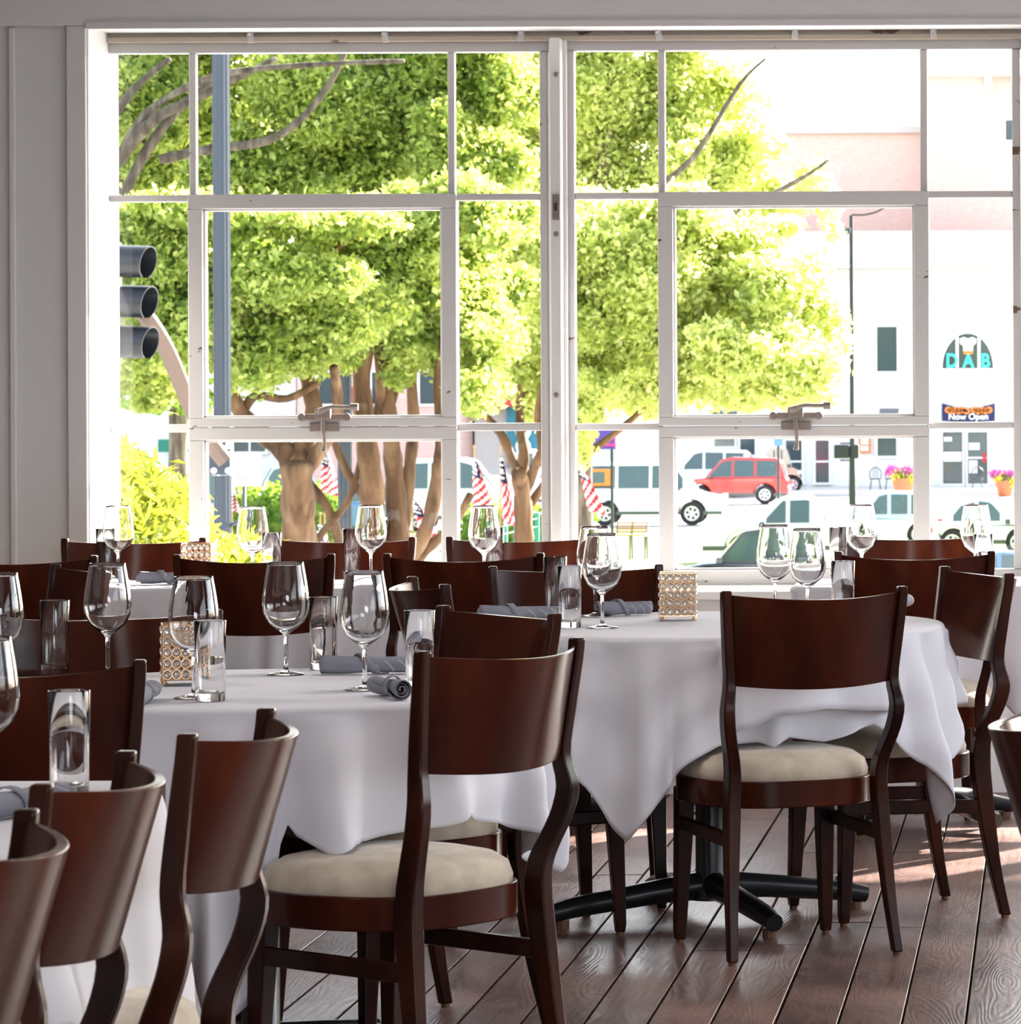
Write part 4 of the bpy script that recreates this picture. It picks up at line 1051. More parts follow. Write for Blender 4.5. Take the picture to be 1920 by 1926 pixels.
def awning(px0, px1, py0, py1, Y, label):
    q = pr(px0, px1, py0, py1, Y); mb = MB(); d = 1.6
    mb.add([(q[0], Y, q[3]), (q[1], Y, q[3]), (q[1] + .2, Y - d, q[2] + .35), (q[0] - .2, Y - d, q[2] + .35), (q[1] + .2, Y - d, q[2]), (q[0] - .2, Y - d, q[2]), (q[0], Y, q[2]), (q[1], Y, q[2])], [(0, 1, 2, 3), (3, 2, 4, 5), (0, 3, 5, 6), (1, 7, 4, 2)])
    o = mb.build('awning', M['redpanel']); tag(o, label, 'awning', 'red awnings'); return o
awning(897, 990, 700, 765, 176, 'large red awning seen through the leaves left of the middle window post')
awning(655, 695, 728, 765, 172, 'small red awning beside the grey post among the trunks')

# ---- cars
def car(name, label, x, y, length, height, paint, heading=1, kind='suv', rz=0.0, group='cars parked across the street', glass='carglass', wheel=0.35):
    """side view profile along local X (nose to +X when heading = 1)"""
    t = empty(name, (x, y, GZ + 0.02), R(rz)); tag(t, label, 'truck' if 'truck' in name else 'car', group)
    Lh = length / 2; wb = length * 0.29; H = height; hd = heading
    belt = H * 0.56; gc = 0.30
    if kind == 'suv': low = [(-1, .30), (-1, .55), (-.97, 1.0), (-.55, 1.03), (.45, 1.0), (.62, .98), (.93, .84), (1, .62), (1, .30)]; gh = [(-.95, 1.0), (-.86, 1.62), (-.78, 1.75), (.02, 1.79), (.18, 1.72), (.50, 1.0)]
    elif kind == 'sedan': low = [(-1, .35), (-1, .78), (-.9, 1.02), (-.55, 1.04), (.48, 1.0), (.62, .98), (.95, .84), (1, .6), (1, .35)]; gh = [(-.72, 1.02), (-.42, 1.66), (-.1, 1.79), (.10, 1.74), (.46, 1.0)]
    elif kind == 'pickup': low = [(-1, .38), (-1, 1.08), (-.12, 1.08), (.48, 1.04), (.60, 1.03), (.95, .95), (1, .7), (1, .38)]; gh = [(-.20, 1.05), (-.14, 1.68), (-.05, 1.79), (.20, 1.77), (.46, 1.02)]
    else: low = [(-1, .30), (-1, .62), (-.98, 1.0), (-.5, 1.03), (.55, 1.0), (.94, .80), (1, .60), (1, .30)]; gh = [(-.98, 1.0), (-.96, 1.66), (-.9, 1.79), (.2, 1.79), (.36, 1.70), (.62, 1.0)]
    sc_ = H / 1.79
    hw = 0.46 * min(1.95, 0.42 * length) if length < 4.2 else 0.90
    def px_(p): return (hd * p[0] * Lh, p[1] * sc_)
    # lower body with wheel arches
    pts = [px_(p) for p in low]; bottom = []
    wz = wheel; R_ = wheel * 1.18; zb = low[0][1] * sc_
    for cx in (wb, -wb) :
        arc_ = [(cx + R_ * math.cos(a), wz + R_ * math.sin(a)) for a in [PI * k / 8 for k in range(9)]]
        arc_ = [(a, max(b_, zb)) for a, b_ in arc_]
        bottom += arc_
    if hd < 0: pts = pts[::-1]
    poly = pts + bottom if True else pts
    # order: pts go from rear-bottom over the top to front-bottom, then back along the bottom from front to rear
    mb = MB(); mb.prism(poly, -hw, hw); mb.build('body', paint, t, bevel=0.05, smooth=True)
    g = [px_(p) for p in gh]; z_lo, z_hi = g[0][1], max(q[1] for q in g)
    hwf = lambda z: hw * (0.95 - 0.20 * max(0, (z - z_lo)) / (z_hi - z_lo))
    mb = MB(); mb.prism(g if hd > 0 else g[::-1], -hw, hw, hwf); cab = mb.build('cabin', paint, t, bevel=0.03, smooth=True)
    # side windows, set slightly proud on the cabin sides
    xs = sorted(q[0] for q in g)
    def top_at(xv):
        gg = sorted(g); 
        for (a, za), (b_, zb2) in zip(gg, gg[1:]):
            if a <= xv <= b_: return za + (zb2 - za) * (xv - a) / max(1e-6, b_ - a)
        return z_lo
    x_a, x_b = xs[0] + 0.22 * sc_, xs[-1] - 0.30 * sc_
    npane = 3 if kind in ('suv', 'van') else 2
    cuts = [x_a + (x_b - x_a) * k / npane for k in range(npane + 1)]
    for k in range(npane):
        a, b_ = cuts[k] + 0.05, cuts[k + 1] - 0.05
        zl = z_lo + 0.05 * sc_; m_ = 6
        topp = [(a + (b_ - a) * i / m_, max(zl + .02, top_at(a + (b_ - a) * i / m_) - 0.10 * sc_)) for i in range(m_ + 1)]
        mb = MB()
        for sgn in (-1, 1):
            vs = [(xx, sgn * (hwf(zz) + 0.012), zz) for xx, zz in topp] + [(b_, sgn * (hwf(zl) + 0.012), zl), (a, sgn * (hwf(zl) + 0.012), zl)]
            mb.add(vs, [tuple(range(len(vs)))])
        mb.build('side_window', M[glass], t)
    for (p, q), nm in (((gh[-2], gh[-1]), 'windscreen'), ((gh[0], gh[1]), 'rear_window')):
        a, b_ = px_(p), px_(q); dx = 0.015 * (1 if a[0] + b_[0] > 0 else -1)
        mb = MB(); k = 0.82
        zz0, zz1 = a[1] + (b_[1] - a[1]) * .08, a[1] + (b_[1] - a[1]) * .9; xx0, xx1 = a[0] + (b_[0] - a[0]) * .08, a[0] + (b_[0] - a[0]) * .9
        sg = 1 if (a[0] + b_[0]) > 0 else -1
        mb.add([(xx0 + .03 * sg, -hwf(zz0) * k, zz0 + .02), (xx0 + .03 * sg, hwf(zz0) * k, zz0 + .02), (xx1 + .03 * sg, hwf(zz1) * k, zz1 + .02), (xx1 + .03 * sg, -hwf(zz1) * k, zz1 + .02)], [(0, 1, 2, 3)])
        mb.build(nm, M[glass], t)
    for cx in (wb, -wb):
        for sgn in (-1, 1):
            mb = MB(); mb.lathe([(0, -.1), (wheel * .62, -.1), (wheel * .66, -.11), (wheel * .95, -.10), (wheel, -.07), (wheel, .07), (wheel * .95, .1), (0, .1)], (cx, sgn * (hw - 0.08), wheel), 24, 'Y'); wh = mb.build('wheel', M['tyre'], t, smooth=True)
            mb = MB(); wy = sgn * (hw - 0.08) + sgn * .108
            mb.lathe([(wheel * .50, -.012), (wheel * .62, -.012), (wheel * .62, .012), (wheel * .50, .012), (wheel * .50, -.012)], (cx, wy, wheel), 20, 'Y')
            mb.lathe([(0, -.014), (wheel * .16, -.014), (wheel * .16, .014), (0, .014)], (cx, wy, wheel), 12, 'Y')
            for q5 in range(6):
                an = 2 * PI * q5 / 6 + .3; mb.box((cx + math.cos(an) * wheel * .33, wy, wheel + math.sin(an) * wheel * .33), (wheel * .44, .02, wheel * .17), Matrix.Rotation(-an, 3, 'Y'))
            rim = mb.build('rim', M['rim'], wh)
    for sg, mm, nm in ((1, 'lamp_clear', 'headlamp'), (-1, 'lamp_red', 'tail_lamp')):
        for s2 in (-1, 1):
            mb = MB(); mb.box((hd * sg * (Lh * 0.975), s2 * hw * .82, belt * 0.80), (0.14, 0.28, 0.16)); mb.build(nm, M[mm], t, bevel=0.02)
    for sx in (-0.02, 0.24):
        mb = MB(); mb.box((hd * sx * Lh * 2 * .5, -hw - .01, belt * .86), (0.2, 0.03, 0.035)); mb.build('door_handle', paint, t)
    mb = MB(); mb.box((hd * Lh * .40, -hw - .06, belt * 1.06), (0.14, 0.16, 0.13)); mb.build('wing_mirror', M['car_dark'], t, bevel=0.02)
    mb = MB(); mb.bounds(-Lh * .98, Lh * .98, -hw - .012, -hw + .01, zb, zb + 0.12); mb.build('sill', M['car_dark'], t)
    return t
def carpx(name, label, px0, px1, pyb, pyt, Y, paint, **k):
    a = P(px0, pyb, Y); b_ = P(px1, pyt, Y); return car(name, label, (a.x + b_.x) / 2, Y + 0.9, b_.x - a.x, b_.z - GZ, M[paint], **k)
c = carpx('van', 'white van with an orange-edged rear window, beside the lawn', 1078, 1360, 982, 870, 131, 'car_white', heading=1, kind='van', wheel=0.39)
q = pr(1096, 1148, 882, 914, 131); mb = MB(); cc = Vector(c.location)
x0_, x1_, z0_, z1_ = q; mb.bounds(x0_ - cc.x, x1_ - cc.x, -0.99, -0.93, z0_ - cc.z, z1_ - cc.z); mb.build('orange_surround', M['orange'], c, bevel=0.02)
mb = MB(); mb.bounds(x0_ - cc.x + .12, x1_ - cc.x - .18, -1.0, -0.98, z0_ - cc.z + .09, z1_ - cc.z - .09); mb.build('rear_side_glass', M['carglass'], c)
carpx('car', 'red estate car in the right window', 1272, 1482, 945, 861, 155, 'car_red', heading=-1, kind='suv', wheel=0.36)
carpx('car', 'white estate car behind the red car', 1225, 1420, 918, 846, 165, 'car_white', heading=-1, kind='suv')
carpx('pickup_truck', 'white pickup cabin right of centre below the red car', 1318, 1700, 1064, 934, 101, 'car_white', heading=-1, kind='pickup', wheel=0.40)
carpx('car', 'dark estate car with pale rear window behind the pickup', 1570, 1770, 1030, 925, 112, 'car_skyblue', heading=-1, kind='suv')
carpx('car', 'tan and grey car closest below the pickup, cut by the sill', 1262, 1560, 1150, 998, 82, 'car_dark', heading=-1, kind='sedan')
carpx('car', 'white car at the right edge of the right window', 1745, 1960, 1045, 938, 106, 'car_white', heading=1, kind='sedan')
carpx('car', 'dark car low at the right edge', 1750, 2050, 1130, 1040, 84, 'car_blue', heading=1, kind='sedan')
carpx('car', 'beige car at the shop doors behind the red car', 1438, 1502, 912, 842, 171, 'car_tan', heading=1, kind='suv')
carpx('car', 'white car seen between the trunks of the many-stemmed tree', 735, 990, 965, 862, 126, 'car_white', heading=1, kind='suv')
carpx('pickup_truck', 'white truck behind the striped flags', 885, 1075, 945, 845, 140, 'car_white', heading=1, kind='pickup')
carpx('car', 'blue car between the thick trunk and the second post', 575, 760, 985, 890, 116, 'car_blue', heading=1, kind='sedan')
carpx('car', 'white car behind the hedge, left of the thick trunk', 455, 640, 960, 868, 124, 'car_skyblue', heading=1, kind='sedan')
carpx('car', 'grey car behind the yellow bush', 300, 470, 985, 885, 112, 'car_silver', heading=1, kind='suv')

# ---- leaves and trees
def leaves(name, mat_, blobs, n, size, parent=None, seed=1, long=1.7, shell=0.55, sub=0, bend=0.25, droop=0.3):
    """blobs: list of (centre Vector, (rx, ry, rz), weight)"""
    rs = np.random.RandomState(seed)
    if sub:
        nb = []
        for c, r3, ww in blobs:
            nb.append((c, tuple(q * 0.75 for q in r3), ww * 0.8))
            for _ in range(sub):
                dv = rs.normal(size=3); dv /= np.linalg.norm(dv); kk = rs.uniform(.55, 1.0); f_ = rs.uniform(.28, .5)
                nb.append((Vector(c) + Vector((dv[0] * r3[0] * kk, dv[1] * r3[1] * kk, dv[2] * r3[2] * kk)), tuple(q * f_ for q in r3), ww * .9))
        blobs = nb
    w_ = np.array([b_[2] * (b_[1][0] * b_[1][2]) for b_ in blobs]); w_ = w_ / w_.sum()
    idx = rs.choice(len(blobs), n, p=w_)
    C = np.array([list(b_[0]) for b_ in blobs])[idx]; RR = np.array([b_[1] for b_ in blobs])[idx]
    d = rs.normal(size=(n, 3)); d /= np.linalg.norm(d, axis=1)[:, None]
    rad = shell + (1 - shell) * rs.rand(n) ** 0.6
    # clumps: move points toward cluster centres for a tufted look
    lump = 1 + 0.20 * np.sin(d[:, 0] * 11 + idx * 1.7) * np.sin(d[:, 1] * 7 + idx) * np.cos(d[:, 2] * 12) + 0.24 * rs.normal(size=n)
    c = C + d * RR * (rad * lump)[:, None]
    nrm = d * 0.25 + rs.normal(size=(n, 3)) * 0.9 + np.array([0, 0, 0.25]); nrm /= np.linalg.norm(nrm, axis=1)[:, None]
    t = rs.normal(size=(n, 3)) + np.array([0, 0, -droop]); t -= nrm * (t * nrm).sum(1)[:, None]; t /= np.linalg.norm(t, axis=1)[:, None]
    b_ = np.cross(nrm, t)
    s_ = size * (0.6 + 0.8 * rs.rand(n))[:, None]
    # pointed leaf folded on its midrib: base, left, tip, right (2 triangles)
    v = np.empty((n, 4, 3))
    v[:, 0] = c - t * s_ * long / 2
    v[:, 1] = c + b_ * s_ * 0.5 + nrm * s_ * bend * 0.5
    v[:, 2] = c + t * s_ * long / 2 - nrm * s_ * bend
    v[:, 3] = c - b_ * s_ * 0.5 + nrm * s_ * bend * 0.5
    me = bpy.data.meshes.new(name)
    me.vertices.add(n * 4); me.vertices.foreach_set('co', v.reshape(-1))
    f = np.empty((n, 2, 3), dtype=np.int32); base = (np.arange(n) * 4)[:, None]
    f[:, 0] = base + np.array([0, 1, 2]); f[:, 1] = base + np.array([0, 2, 3])
    me.loops.add(n * 6); me.loops.foreach_set('vertex_index', f.reshape(-1))
    me.polygons.add(n * 2); me.polygons.foreach_set('loop_start', np.arange(0, n * 6, 3, dtype=np.int32)); me.polygons.foreach_set('loop_total', np.full(n * 2, 3, dtype=np.int32))
    me.materials.append(mat_); me.update(); me.validate()
    o = bpy.data.objects.new(name, me); link(o)
    if parent: o.parent = parent; fix(o, parent)
    return o
def pxblobs(Y, lst):
    out = []
    for px, py, rx, ry, w_ in lst:
        k = Y / F; out.append((P(px, py, Y + rnd.uniform(-1.2, 1.2)), (rx * k, max(1.0, rx * k * 0.9), ry * k), w_))
    return out
def branch(mb, Y, pts, r0, r1, n=8, dy=0.0, seed=0):
    rg = random.Random(seed); k = Y / F
    P3 = []
    for i, p in enumerate(pts):
        q = P(p[0], p[1], Y + dy * i + rg.uniform(-.15, .15)); P3.append(q)
    P3 = catmull(P3, 4); m_ = len(P3)
    rad = [(r0 + (r1 - r0) * i / (m_ - 1)) * k * (1 + 0.08 * math.sin(i * 1.9 + seed)) for i in range(m_)]
    mb.tube(P3, rad, n)
def tree(label, Y, trunkpx, limbs, blobs, n, size, seed, bark='bark', leaf='leaf', tname='crape_myrtle'):
    base = G(trunkpx, Y); t = empty(tname, base); tag(t, label, 'tree', 'trees outside the windows')
    for i, (kind, pts, r0, r1) in enumerate(limbs):
        mb = MB(); branch(mb, Y - (3.2 if tname == 'leafy_tree' and kind == 'branch' else 0), pts, r0, r1, 10 if kind == 'trunk' else 7, seed=i + seed, dy=0.1 * ((i % 3) - 1))
        o = fix(mb.build(kind, M[bark], t, smooth=True, angle=180), t)
    o = leaves('foliage', M[leaf], pxblobs(Y, blobs), n, size, t, seed, sub=7, shell=0.3); o['kind'] = 'stuff'
    return t
# 1: thick trunk left of centre
g1 = 730 + 4.42 * F / 46.0
tree('tree with the thick bare trunk below the left window latch', 46.0, 560,
     [('trunk', [(562, g1), (562, 1100), (562, 1030), (560, 930), (556, 870)], 40, 28),
      ('branch', [(552, 890), (535, 850), (498, 820), (455, 780), (440, 745), (425, 700)], 24, 10),
      ('branch', [(560, 880), (572, 830), (590, 780), (580, 720), (560, 640), (590, 560)], 22, 10),
      ('branch', [(565, 900), (600, 850), (628, 800), (636, 760), (628, 690)], 17, 9),
      ('branch', [(455, 780), (480, 745), (540, 750), (600, 720)], 10, 6),
      ('branch', [(580, 520), (620, 480), (680, 430), (740, 400)], 10, 4),
      ('branch', [(425, 700), (400, 600), (380, 520)], 12, 7)],
     [(470, 640, 120, 95, 1), (330, 620, 110, 90, 1), (600, 600, 120, 95, 1), (520, 520, 140, 80, 1), (300, 480, 120, 90, 1), (420, 560, 110, 80, 1), (700, 560, 110, 70, .8), (350, 400, 150, 50, .9), (600, 420, 130, 50, .9), (240, 690, 70, 70, 1), (310, 730, 60, 50, .8), (560, 660, 90, 40, .8)], 100000, 0.054, 11)
# 2: many-stemmed tree
tree('many-stemmed crape myrtle with tan trunks behind the second grey post', 48.0, 740,
     [('trunk', [(700, 730 + 4.42 * F / 48), (700, 1060), (702, 1000), (698, 900), (688, 820), (680, 700), (700, 610)], 30, 14),
      ('trunk', [(770, 730 + 4.42 * F / 48), (752, 1060), (748, 1000), (742, 900), (735, 820), (728, 720), (735, 640)], 26, 11),
      ('trunk', [(735, 1090), (760, 980), (770, 880), (778, 800), (775, 690), (800, 610)], 14, 9),
      ('trunk', [(742, 1090), (800, 1000), (822, 900), (830, 820), (825, 720), (838, 620)], 15, 9),
      ('trunk', [(720, 1080), (712, 980), (660, 900), (640, 860), (616, 800), (590, 740)], 10, 6),
      ('trunk', [(770, 1080), (800, 1035), (850, 990), (885, 930)], 13, 7),
      ('branch', [(690, 820), (712, 780), (716, 720), (712, 650), (724, 590), (745, 560)], 12, 6),
      ('branch', [(735, 760), (755, 700), (772, 640), (790, 600)], 9, 5),
      ('branch', [(700, 630), (690, 600), (710, 560), (700, 500)], 10, 5),
      ('branch', [(680, 860), (655, 940), (600, 1010), (560, 1080)], 7, 7),
      ('branch', [(640, 1030), (618, 960), (575, 900), (545, 850), (520, 815)], 10, 8),
      ('branch', [(835, 700), (850, 640), (870, 600)], 8, 4)],
     [(780, 540, 120, 80, 1), (900, 560, 100, 90, 1), (700, 470, 130, 90, .8), (860, 660, 70, 60, 1), (770, 660, 60, 50, .7), (640, 640, 70, 55, .8), (900, 740, 55, 55, 1), (930, 640, 70, 60, 1), (830, 440, 110, 80, 1), (900, 400, 100, 60, 1), (740, 420, 100, 60, 1)], 90000, 0.056, 12)
# 3: right-hand tree
tree('wide yellow-green tree spreading across both windows, stems beside the middle post', 52.0, 990,
     [('trunk', [(985, 730 + 4.42 * F / 52), (985, 1060), (985, 1000), (982, 930), (975, 890)], 22, 15),
      ('branch', [(975, 895), (962, 860), (945, 820), (920, 790), (890, 760)], 11, 7),
      ('branch', [(978, 900), (985, 850), (978, 790), (982, 720), (990, 640)], 12, 7),
      ('branch', [(985, 930), (1005, 880), (1020, 840), (1012, 780), (1030, 690)], 11, 7),
      ('branch', [(990, 960), (1030, 900), (1060, 840), (1095, 790), (1140, 740)], 9, 6),
      ('branch', [(1090, 860), (1130, 835), (1175, 800), (1220, 760)], 8, 5)],
     [(1000, 640, 110, 90, 1), (1130, 620, 130, 110, 1.2), (1280, 640, 120, 100, 1.2), (1420, 670, 110, 85, 1.2), (1520, 700, 80, 70, 1.1), (1180, 480, 150, 110, 1.2), (1330, 500, 130, 100, 1.2), (1450, 540, 95, 80, 1.1),
      (1030, 470, 120, 90, 1), (1240, 730, 120, 55, 1), (1400, 740, 120, 40, 1), (1120, 735, 60, 55, 1), (1010, 740, 60, 50, 1), (1530, 560, 50, 70, .7), (1100, 800, 28, 60, .6), (1100, 400, 120, 60, 1), (1280, 400, 120, 55, 1), (1420, 440, 80, 50, .8), (1570, 640, 30, 60, .5)], 170000, 0.058, 13, leaf='leaf_overlit')
# 4: upper canopy of the tall trees, with long bare boughs
tree('tall dense tree filling the top left panes, long grey boughs inside', 56.0, 150,
     [('trunk', [(120, 730 + 4.42 * F / 56), (130, 900), (150, 600), (190, 400), (225, 250), (240, 110), (245, -60)], 40, 16),
      ('branch', [(225, 300), (290, 225), (360, 190), (440, 150), (520, 110)], 13, 5),
      ('branch', [(160, 560), (250, 330), (330, 210), (380, 170), (420, 120), (470, 60)], 12, 5),
      ('branch', [(210, 330), (260, 230), (340, 170), (440, 135), (620, 120), (760, 115)], 9, 4),
      ('branch', [(300, 300), (400, 280), (500, 265), (570, 220), (630, 140), (660, 60)], 10, 5),
      ('branch', [(190, 260), (250, 170), (320, 110)], 10, 5)],
     [(250, 180, 130, 110, 1.1), (420, 180, 140, 110, 1), (600, 200, 140, 110, 1), (780, 180, 130, 110, 1), (300, 330, 130, 90, 1.1), (500, 340, 140, 90, 1), (680, 340, 130, 90, 1.1), (850, 320, 120, 100, 1), (930, 160, 110, 110, 1), (400, 30, 260, 110, .7), (800, 20, 260, 100, .7), (140, 420, 120, 110, 1)], 170000, 0.062, 14, bark='bark_grey', tname='leafy_tree')
tree('tall airy tree at the top of the right window, thinning out against the sky', 66.0, 1120,
     [('trunk', [(1090, 730 + 4.42 * F / 66), (1095, 900), (1100, 700), (1110, 500), (1130, 350), (1150, 150), (1150, 20)], 22, 8),
      ('branch', [(1115, 480), (1200, 380), (1300, 300), (1390, 160), (1440, 110)], 9, 2.5),
      ('branch', [(1110, 560), (1240, 470), (1380, 400), (1500, 340), (1560, 300)], 9, 3),
      ('branch', [(1100, 600), (1000, 420), (930, 320), (880, 260)], 8, 3)],
     [(1100, 180, 130, 110, 1.1), (1250, 200, 110, 110, 1), (1000, 300, 120, 100, 1), (1150, 330, 130, 90, 1.2), (1320, 300, 110, 80, 1), (1300, 140, 90, 80, .7), (1390, 180, 60, 70, .28), (1430, 260, 45, 60, .25), (1440, 370, 80, 55, .7), (1530, 350, 50, 50, .4), (1560, 400, 30, 60, .35), (1200, 20, 200, 80, .7), (1400, 440, 70, 40, .9)], 110000, 0.064, 15, bark='bark_grey', leaf='leaf_overlit', tname='leafy_tree')
# back row of leaves closing the gaps
tree('darker tree standing behind the other trees in the left window', 74.0, 400,
     [('trunk', [(330, 730 + 4.42 * F / 74), (335, 850), (340, 600), (350, 400)], 22, 12)],
     [(300, 250, 230, 170, 1), (560, 300, 260, 190, 1), (820, 340, 240, 190, 1), (400, 560, 240, 150, 1), (700, 560, 220, 130, 1.1), (950, 560, 160, 130, 1), (300, 740, 130, 50, .6)], 80000, 0.10, 16, bark='bark_grey', leaf='hedge', tname='leafy_tree')
# bright shrub below the traffic signal
Yb = 27.0
t = empty('shrub', G(270, Yb)); tag(t, 'bright yellow-green bush at the foot of the left pane', 'bush', 'bushes outside')
for i, pts in enumerate(([(270, 2100), (265, 1500), (250, 1000), (240, 900)], [(275, 1900), (300, 1200), (320, 1020), (330, 960)], [(265, 1900), (230, 1200), (215, 950)], [(270, 1400), (290, 1050), (290, 940)])):
    mb = MB(); branch(mb, Yb, pts, 7, 3, 6, seed=i); fix(mb.build('stem', M['bark'], t, smooth=True, angle=180), t)
o = leaves('foliage', M['leaf_bright'], pxblobs(Yb, [(230, 930, 60, 60, 1), (285, 960, 60, 60, 1), (320, 1010, 50, 55, 1), (240, 1030, 70, 70, 1), (300, 1070, 70, 60, 1), (215, 870, 30, 35, .5), (260, 1180, 110, 80, .7)]), 11000, 0.040, t, 21, long=3.6, shell=0.35, bend=0.3); o['kind'] = 'stuff'
t = empty('shrub', G(455, 24.0)); tag(t, 'low yellow-green shoots at the foot of the fluted pole', 'bush', 'bushes outside')
for i, pts in enumerate(([(455, 2200), (455, 1400), (440, 1040)], [(458, 2100), (480, 1300), (490, 1050)])):
    mb = MB(); branch(mb, 24, pts, 6, 3, 6, seed=i); fix(mb.build('stem', M['bark'], t, smooth=True, angle=180), t)
o = leaves('foliage', M['leaf_bright'], pxblobs(24.0, [(405, 1045, 30, 28, 1), (455, 1065, 50, 35, 1), (500, 1075, 30, 28, 1)]), 2600, 0.038, t, 22, long=3.4, shell=0.3); o['kind'] = 'stuff'
def hedge(px0, px1, pyt, Y, label, n, seed):
    a = P(px0, pyt, Y); b_ = P(px1, pyt, Y); t = empty('hedge', ((a.x + b_.x) / 2, Y, GZ)); tag(t, label, 'hedge', 'clipped hedges')
    mb = MB(); mb.bounds(a.x + .15, b_.x - .15, Y - .35, Y + .35, GZ, a.z - .15); fix(mb.build('inner_twigs', M['hedge'], t, bevel=0.1), t)
    k = int(max(3, (b_.x - a.x) / 0.5)); bl = []
    for i in range(k):
        for j in range(4):
            bl.append((Vector((a.x + (b_.x - a.x) * (i + .5) / k, Y, a.z - 0.25 - j * 0.5)), (0.38, 0.5, 0.36), 1))
    o = leaves('foliage', M['hedge'], bl, n, 0.09, t, seed, long=1.4, shell=.7); o['kind'] = 'stuff'
hedge(436, 640, 920, 88, 'clipped green hedge left of the thick trunk', 7000, 31)
hedge(860, 1110, 955, 92, 'green hedge behind the green railing and flags', 7000, 32)

# ---- traffic signal, poles
YP = 36.0
tp = empty('signal_pole', G(417, YP)); tag(tp, 'tall fluted grey steel pole left in the left window, a curved arm bolted on', 'pole')
x = P(417, 500, YP).x; rr_ = 16.5 * YP / F
def fluted(name, x, Y, r_, z0, z1, parent, m_, flutes=12):
    mb = MB(); n = flutes * 4; 
    for z in (z0, z1):
        for i in range(n):
            a = 2 * PI * i / n; r2 = r_ * (1 - 0.13 * (0.5 - 0.5 * math.cos(a * flutes))); mb.v.append((x + r2 * math.cos(a), Y + r2 * math.sin(a), z))
    for i in range(n): j = (i + 1) % n; mb.f.append((i, j, n + j, n + i)); mb.m.append(0)
    mb.f.append(tuple(range(n - 1, -1, -1))); mb.f.append(tuple(range(n, 2 * n))); mb.m += [0, 0]
    return fix(mb.build(name, m_, parent), parent)
fluted('shaft', x, YP, rr_, P(417, 790, YP).z, 7.0, tp, M['pole'])
fluted('lower_shaft', x, YP, rr_ * 1.02, GZ, P(417, 895, YP).z, tp, M['pole'])
mb = MB(); q = pr(395, 436, 785, 893, YP); mb.bounds(q[0], q[1], YP - rr_ * 1.1, YP + rr_ * 1.1, q[2], q[3]); cl_ = fix(mb.build('clamp_plate', M['pole'], tp, bevel=0.01), tp)
for a, b_ in ((402, 885), (429, 885), (402, 838), (429, 838)):
    mb = MB(); mb.lathe([(0, -.03), (.022, -.022), (.03, 0)], P(a, b_, YP - rr_ * 1.1), 12, 'Y'); mb.build('bolt', M['white'], cl_, smooth=True)
mb = MB(); mb.tube(catmull([P(424, 868, YP - .25), P(405, 845, YP - .28), P(385, 815, YP - .35), P(350, 745, YP - .5), P(312, 655, YP - .7), P(270, 590, YP - .9), P(235, 560, YP - 1.0), P(150, 540, YP - 1.1), P(60, 535, YP - 1.1)], 4), [15.5 * YP / F] * 33, 8); arm_ = fix(mb.build('mast_arm', M['arm'], tp, smooth=False), tp)
mb = MB(); mb.tube([P(430, 990, YP), P(440, 985, YP - .05), P(470, 978, YP - .1)], 0.018, 8); fix(mb.build('lower_bracket', M['pole'], tp), tp)
sg_ = empty('traffic_light', P(215, 690, YP - 1.2)); tag(sg_, 'black traffic light with three hooded lenses, seen from the side at the left reveal', 'traffic light')
YS = YP - 1.2; ks = YS / F
q = pr(178, 222, 455, 686, YS); mb = MB(); mb.bounds(q[0], q[1], YS - .14, YS + .16, q[2], q[3]); hs_ = fix(mb.build('housing', M['signal'], sg_, bevel=0.015), sg_)
for i, (py, x1) in enumerate(((492, 296), (567, 299), (643, 301))):
    a = P(218, py, YS); rr3 = 31 * ks; ln = (x1 - 222) * ks
    mb = MB(); n = 22
    # tunnel visor pointing to +X and slightly to the camera, open at the bottom front
    dirv = Vector((1, -0.32, -0.04)).normalized(); up = Vector((0, 0, 1)); sd_ = dirv.cross(up).normalized(); up = sd_.cross(dirv)
    for k, tt in enumerate((0, 1)):
        for s_i, rad in enumerate((rr3, rr3 * 0.94)):
            for j in range(n + 1):
                an = -0.20 * PI + 1.40 * PI * j / n if False else (-0.5 * PI + 0.12 * PI + 1.76 * PI * j / n)
                lenj = ln * tt * (0.86 + 0.14 * (math.sin(an) + 1) / 2)
                p = a + dirv * lenj + (sd_ * math.cos(an) + up * math.sin(an)) * rad
                mb.v.append(tuple(p))
    w3 = n + 1
    for j in range(n):
        mb.f += [(j, j + 1, 2 * w3 + j + 1, 2 * w3 + j), (w3 + j + 1, w3 + j, 3 * w3 + j, 3 * w3 + j + 1), (2 * w3 + j, 2 * w3 + j + 1, 3 * w3 + j + 1, 3 * w3 + j)]; mb.m += [0] * 3
    fix(mb.build('visor', M['signal'], sg_, smooth=True, angle=60), sg_)
    mb = MB(); mb.lathe([(0, 0), (rr3 * .93, 0), (rr3 * .93, .02), (rr3 * .5, .05), (0, .06)], (0, 0, 0), 20, 'X'); o = mb.build('lens', M['lens_dark'], sg_, smooth=True); fix(o, sg_); o.location = a; o.rotation_euler = (0, 0, math.atan2(-0.32, 1))
# second pole
t2 = empty('fluted_post', G(648, 50)); tag(t2, 'dark grey fluted post among the tree trunks', 'pole'); fluted('shaft', P(648, 800, 50).x, 50, 13.5 * 50 / F, GZ, P(648, 560, 50).z, t2, M['pole'])
mb = MB(); mb.lathe([(0, 0), (.16, 0), (.16, .3), (.10, .5), (0, .5)], (P(648, 800, 50).x, 50, GZ), 16); fix(mb.build('base', M['pole'], t2), t2)
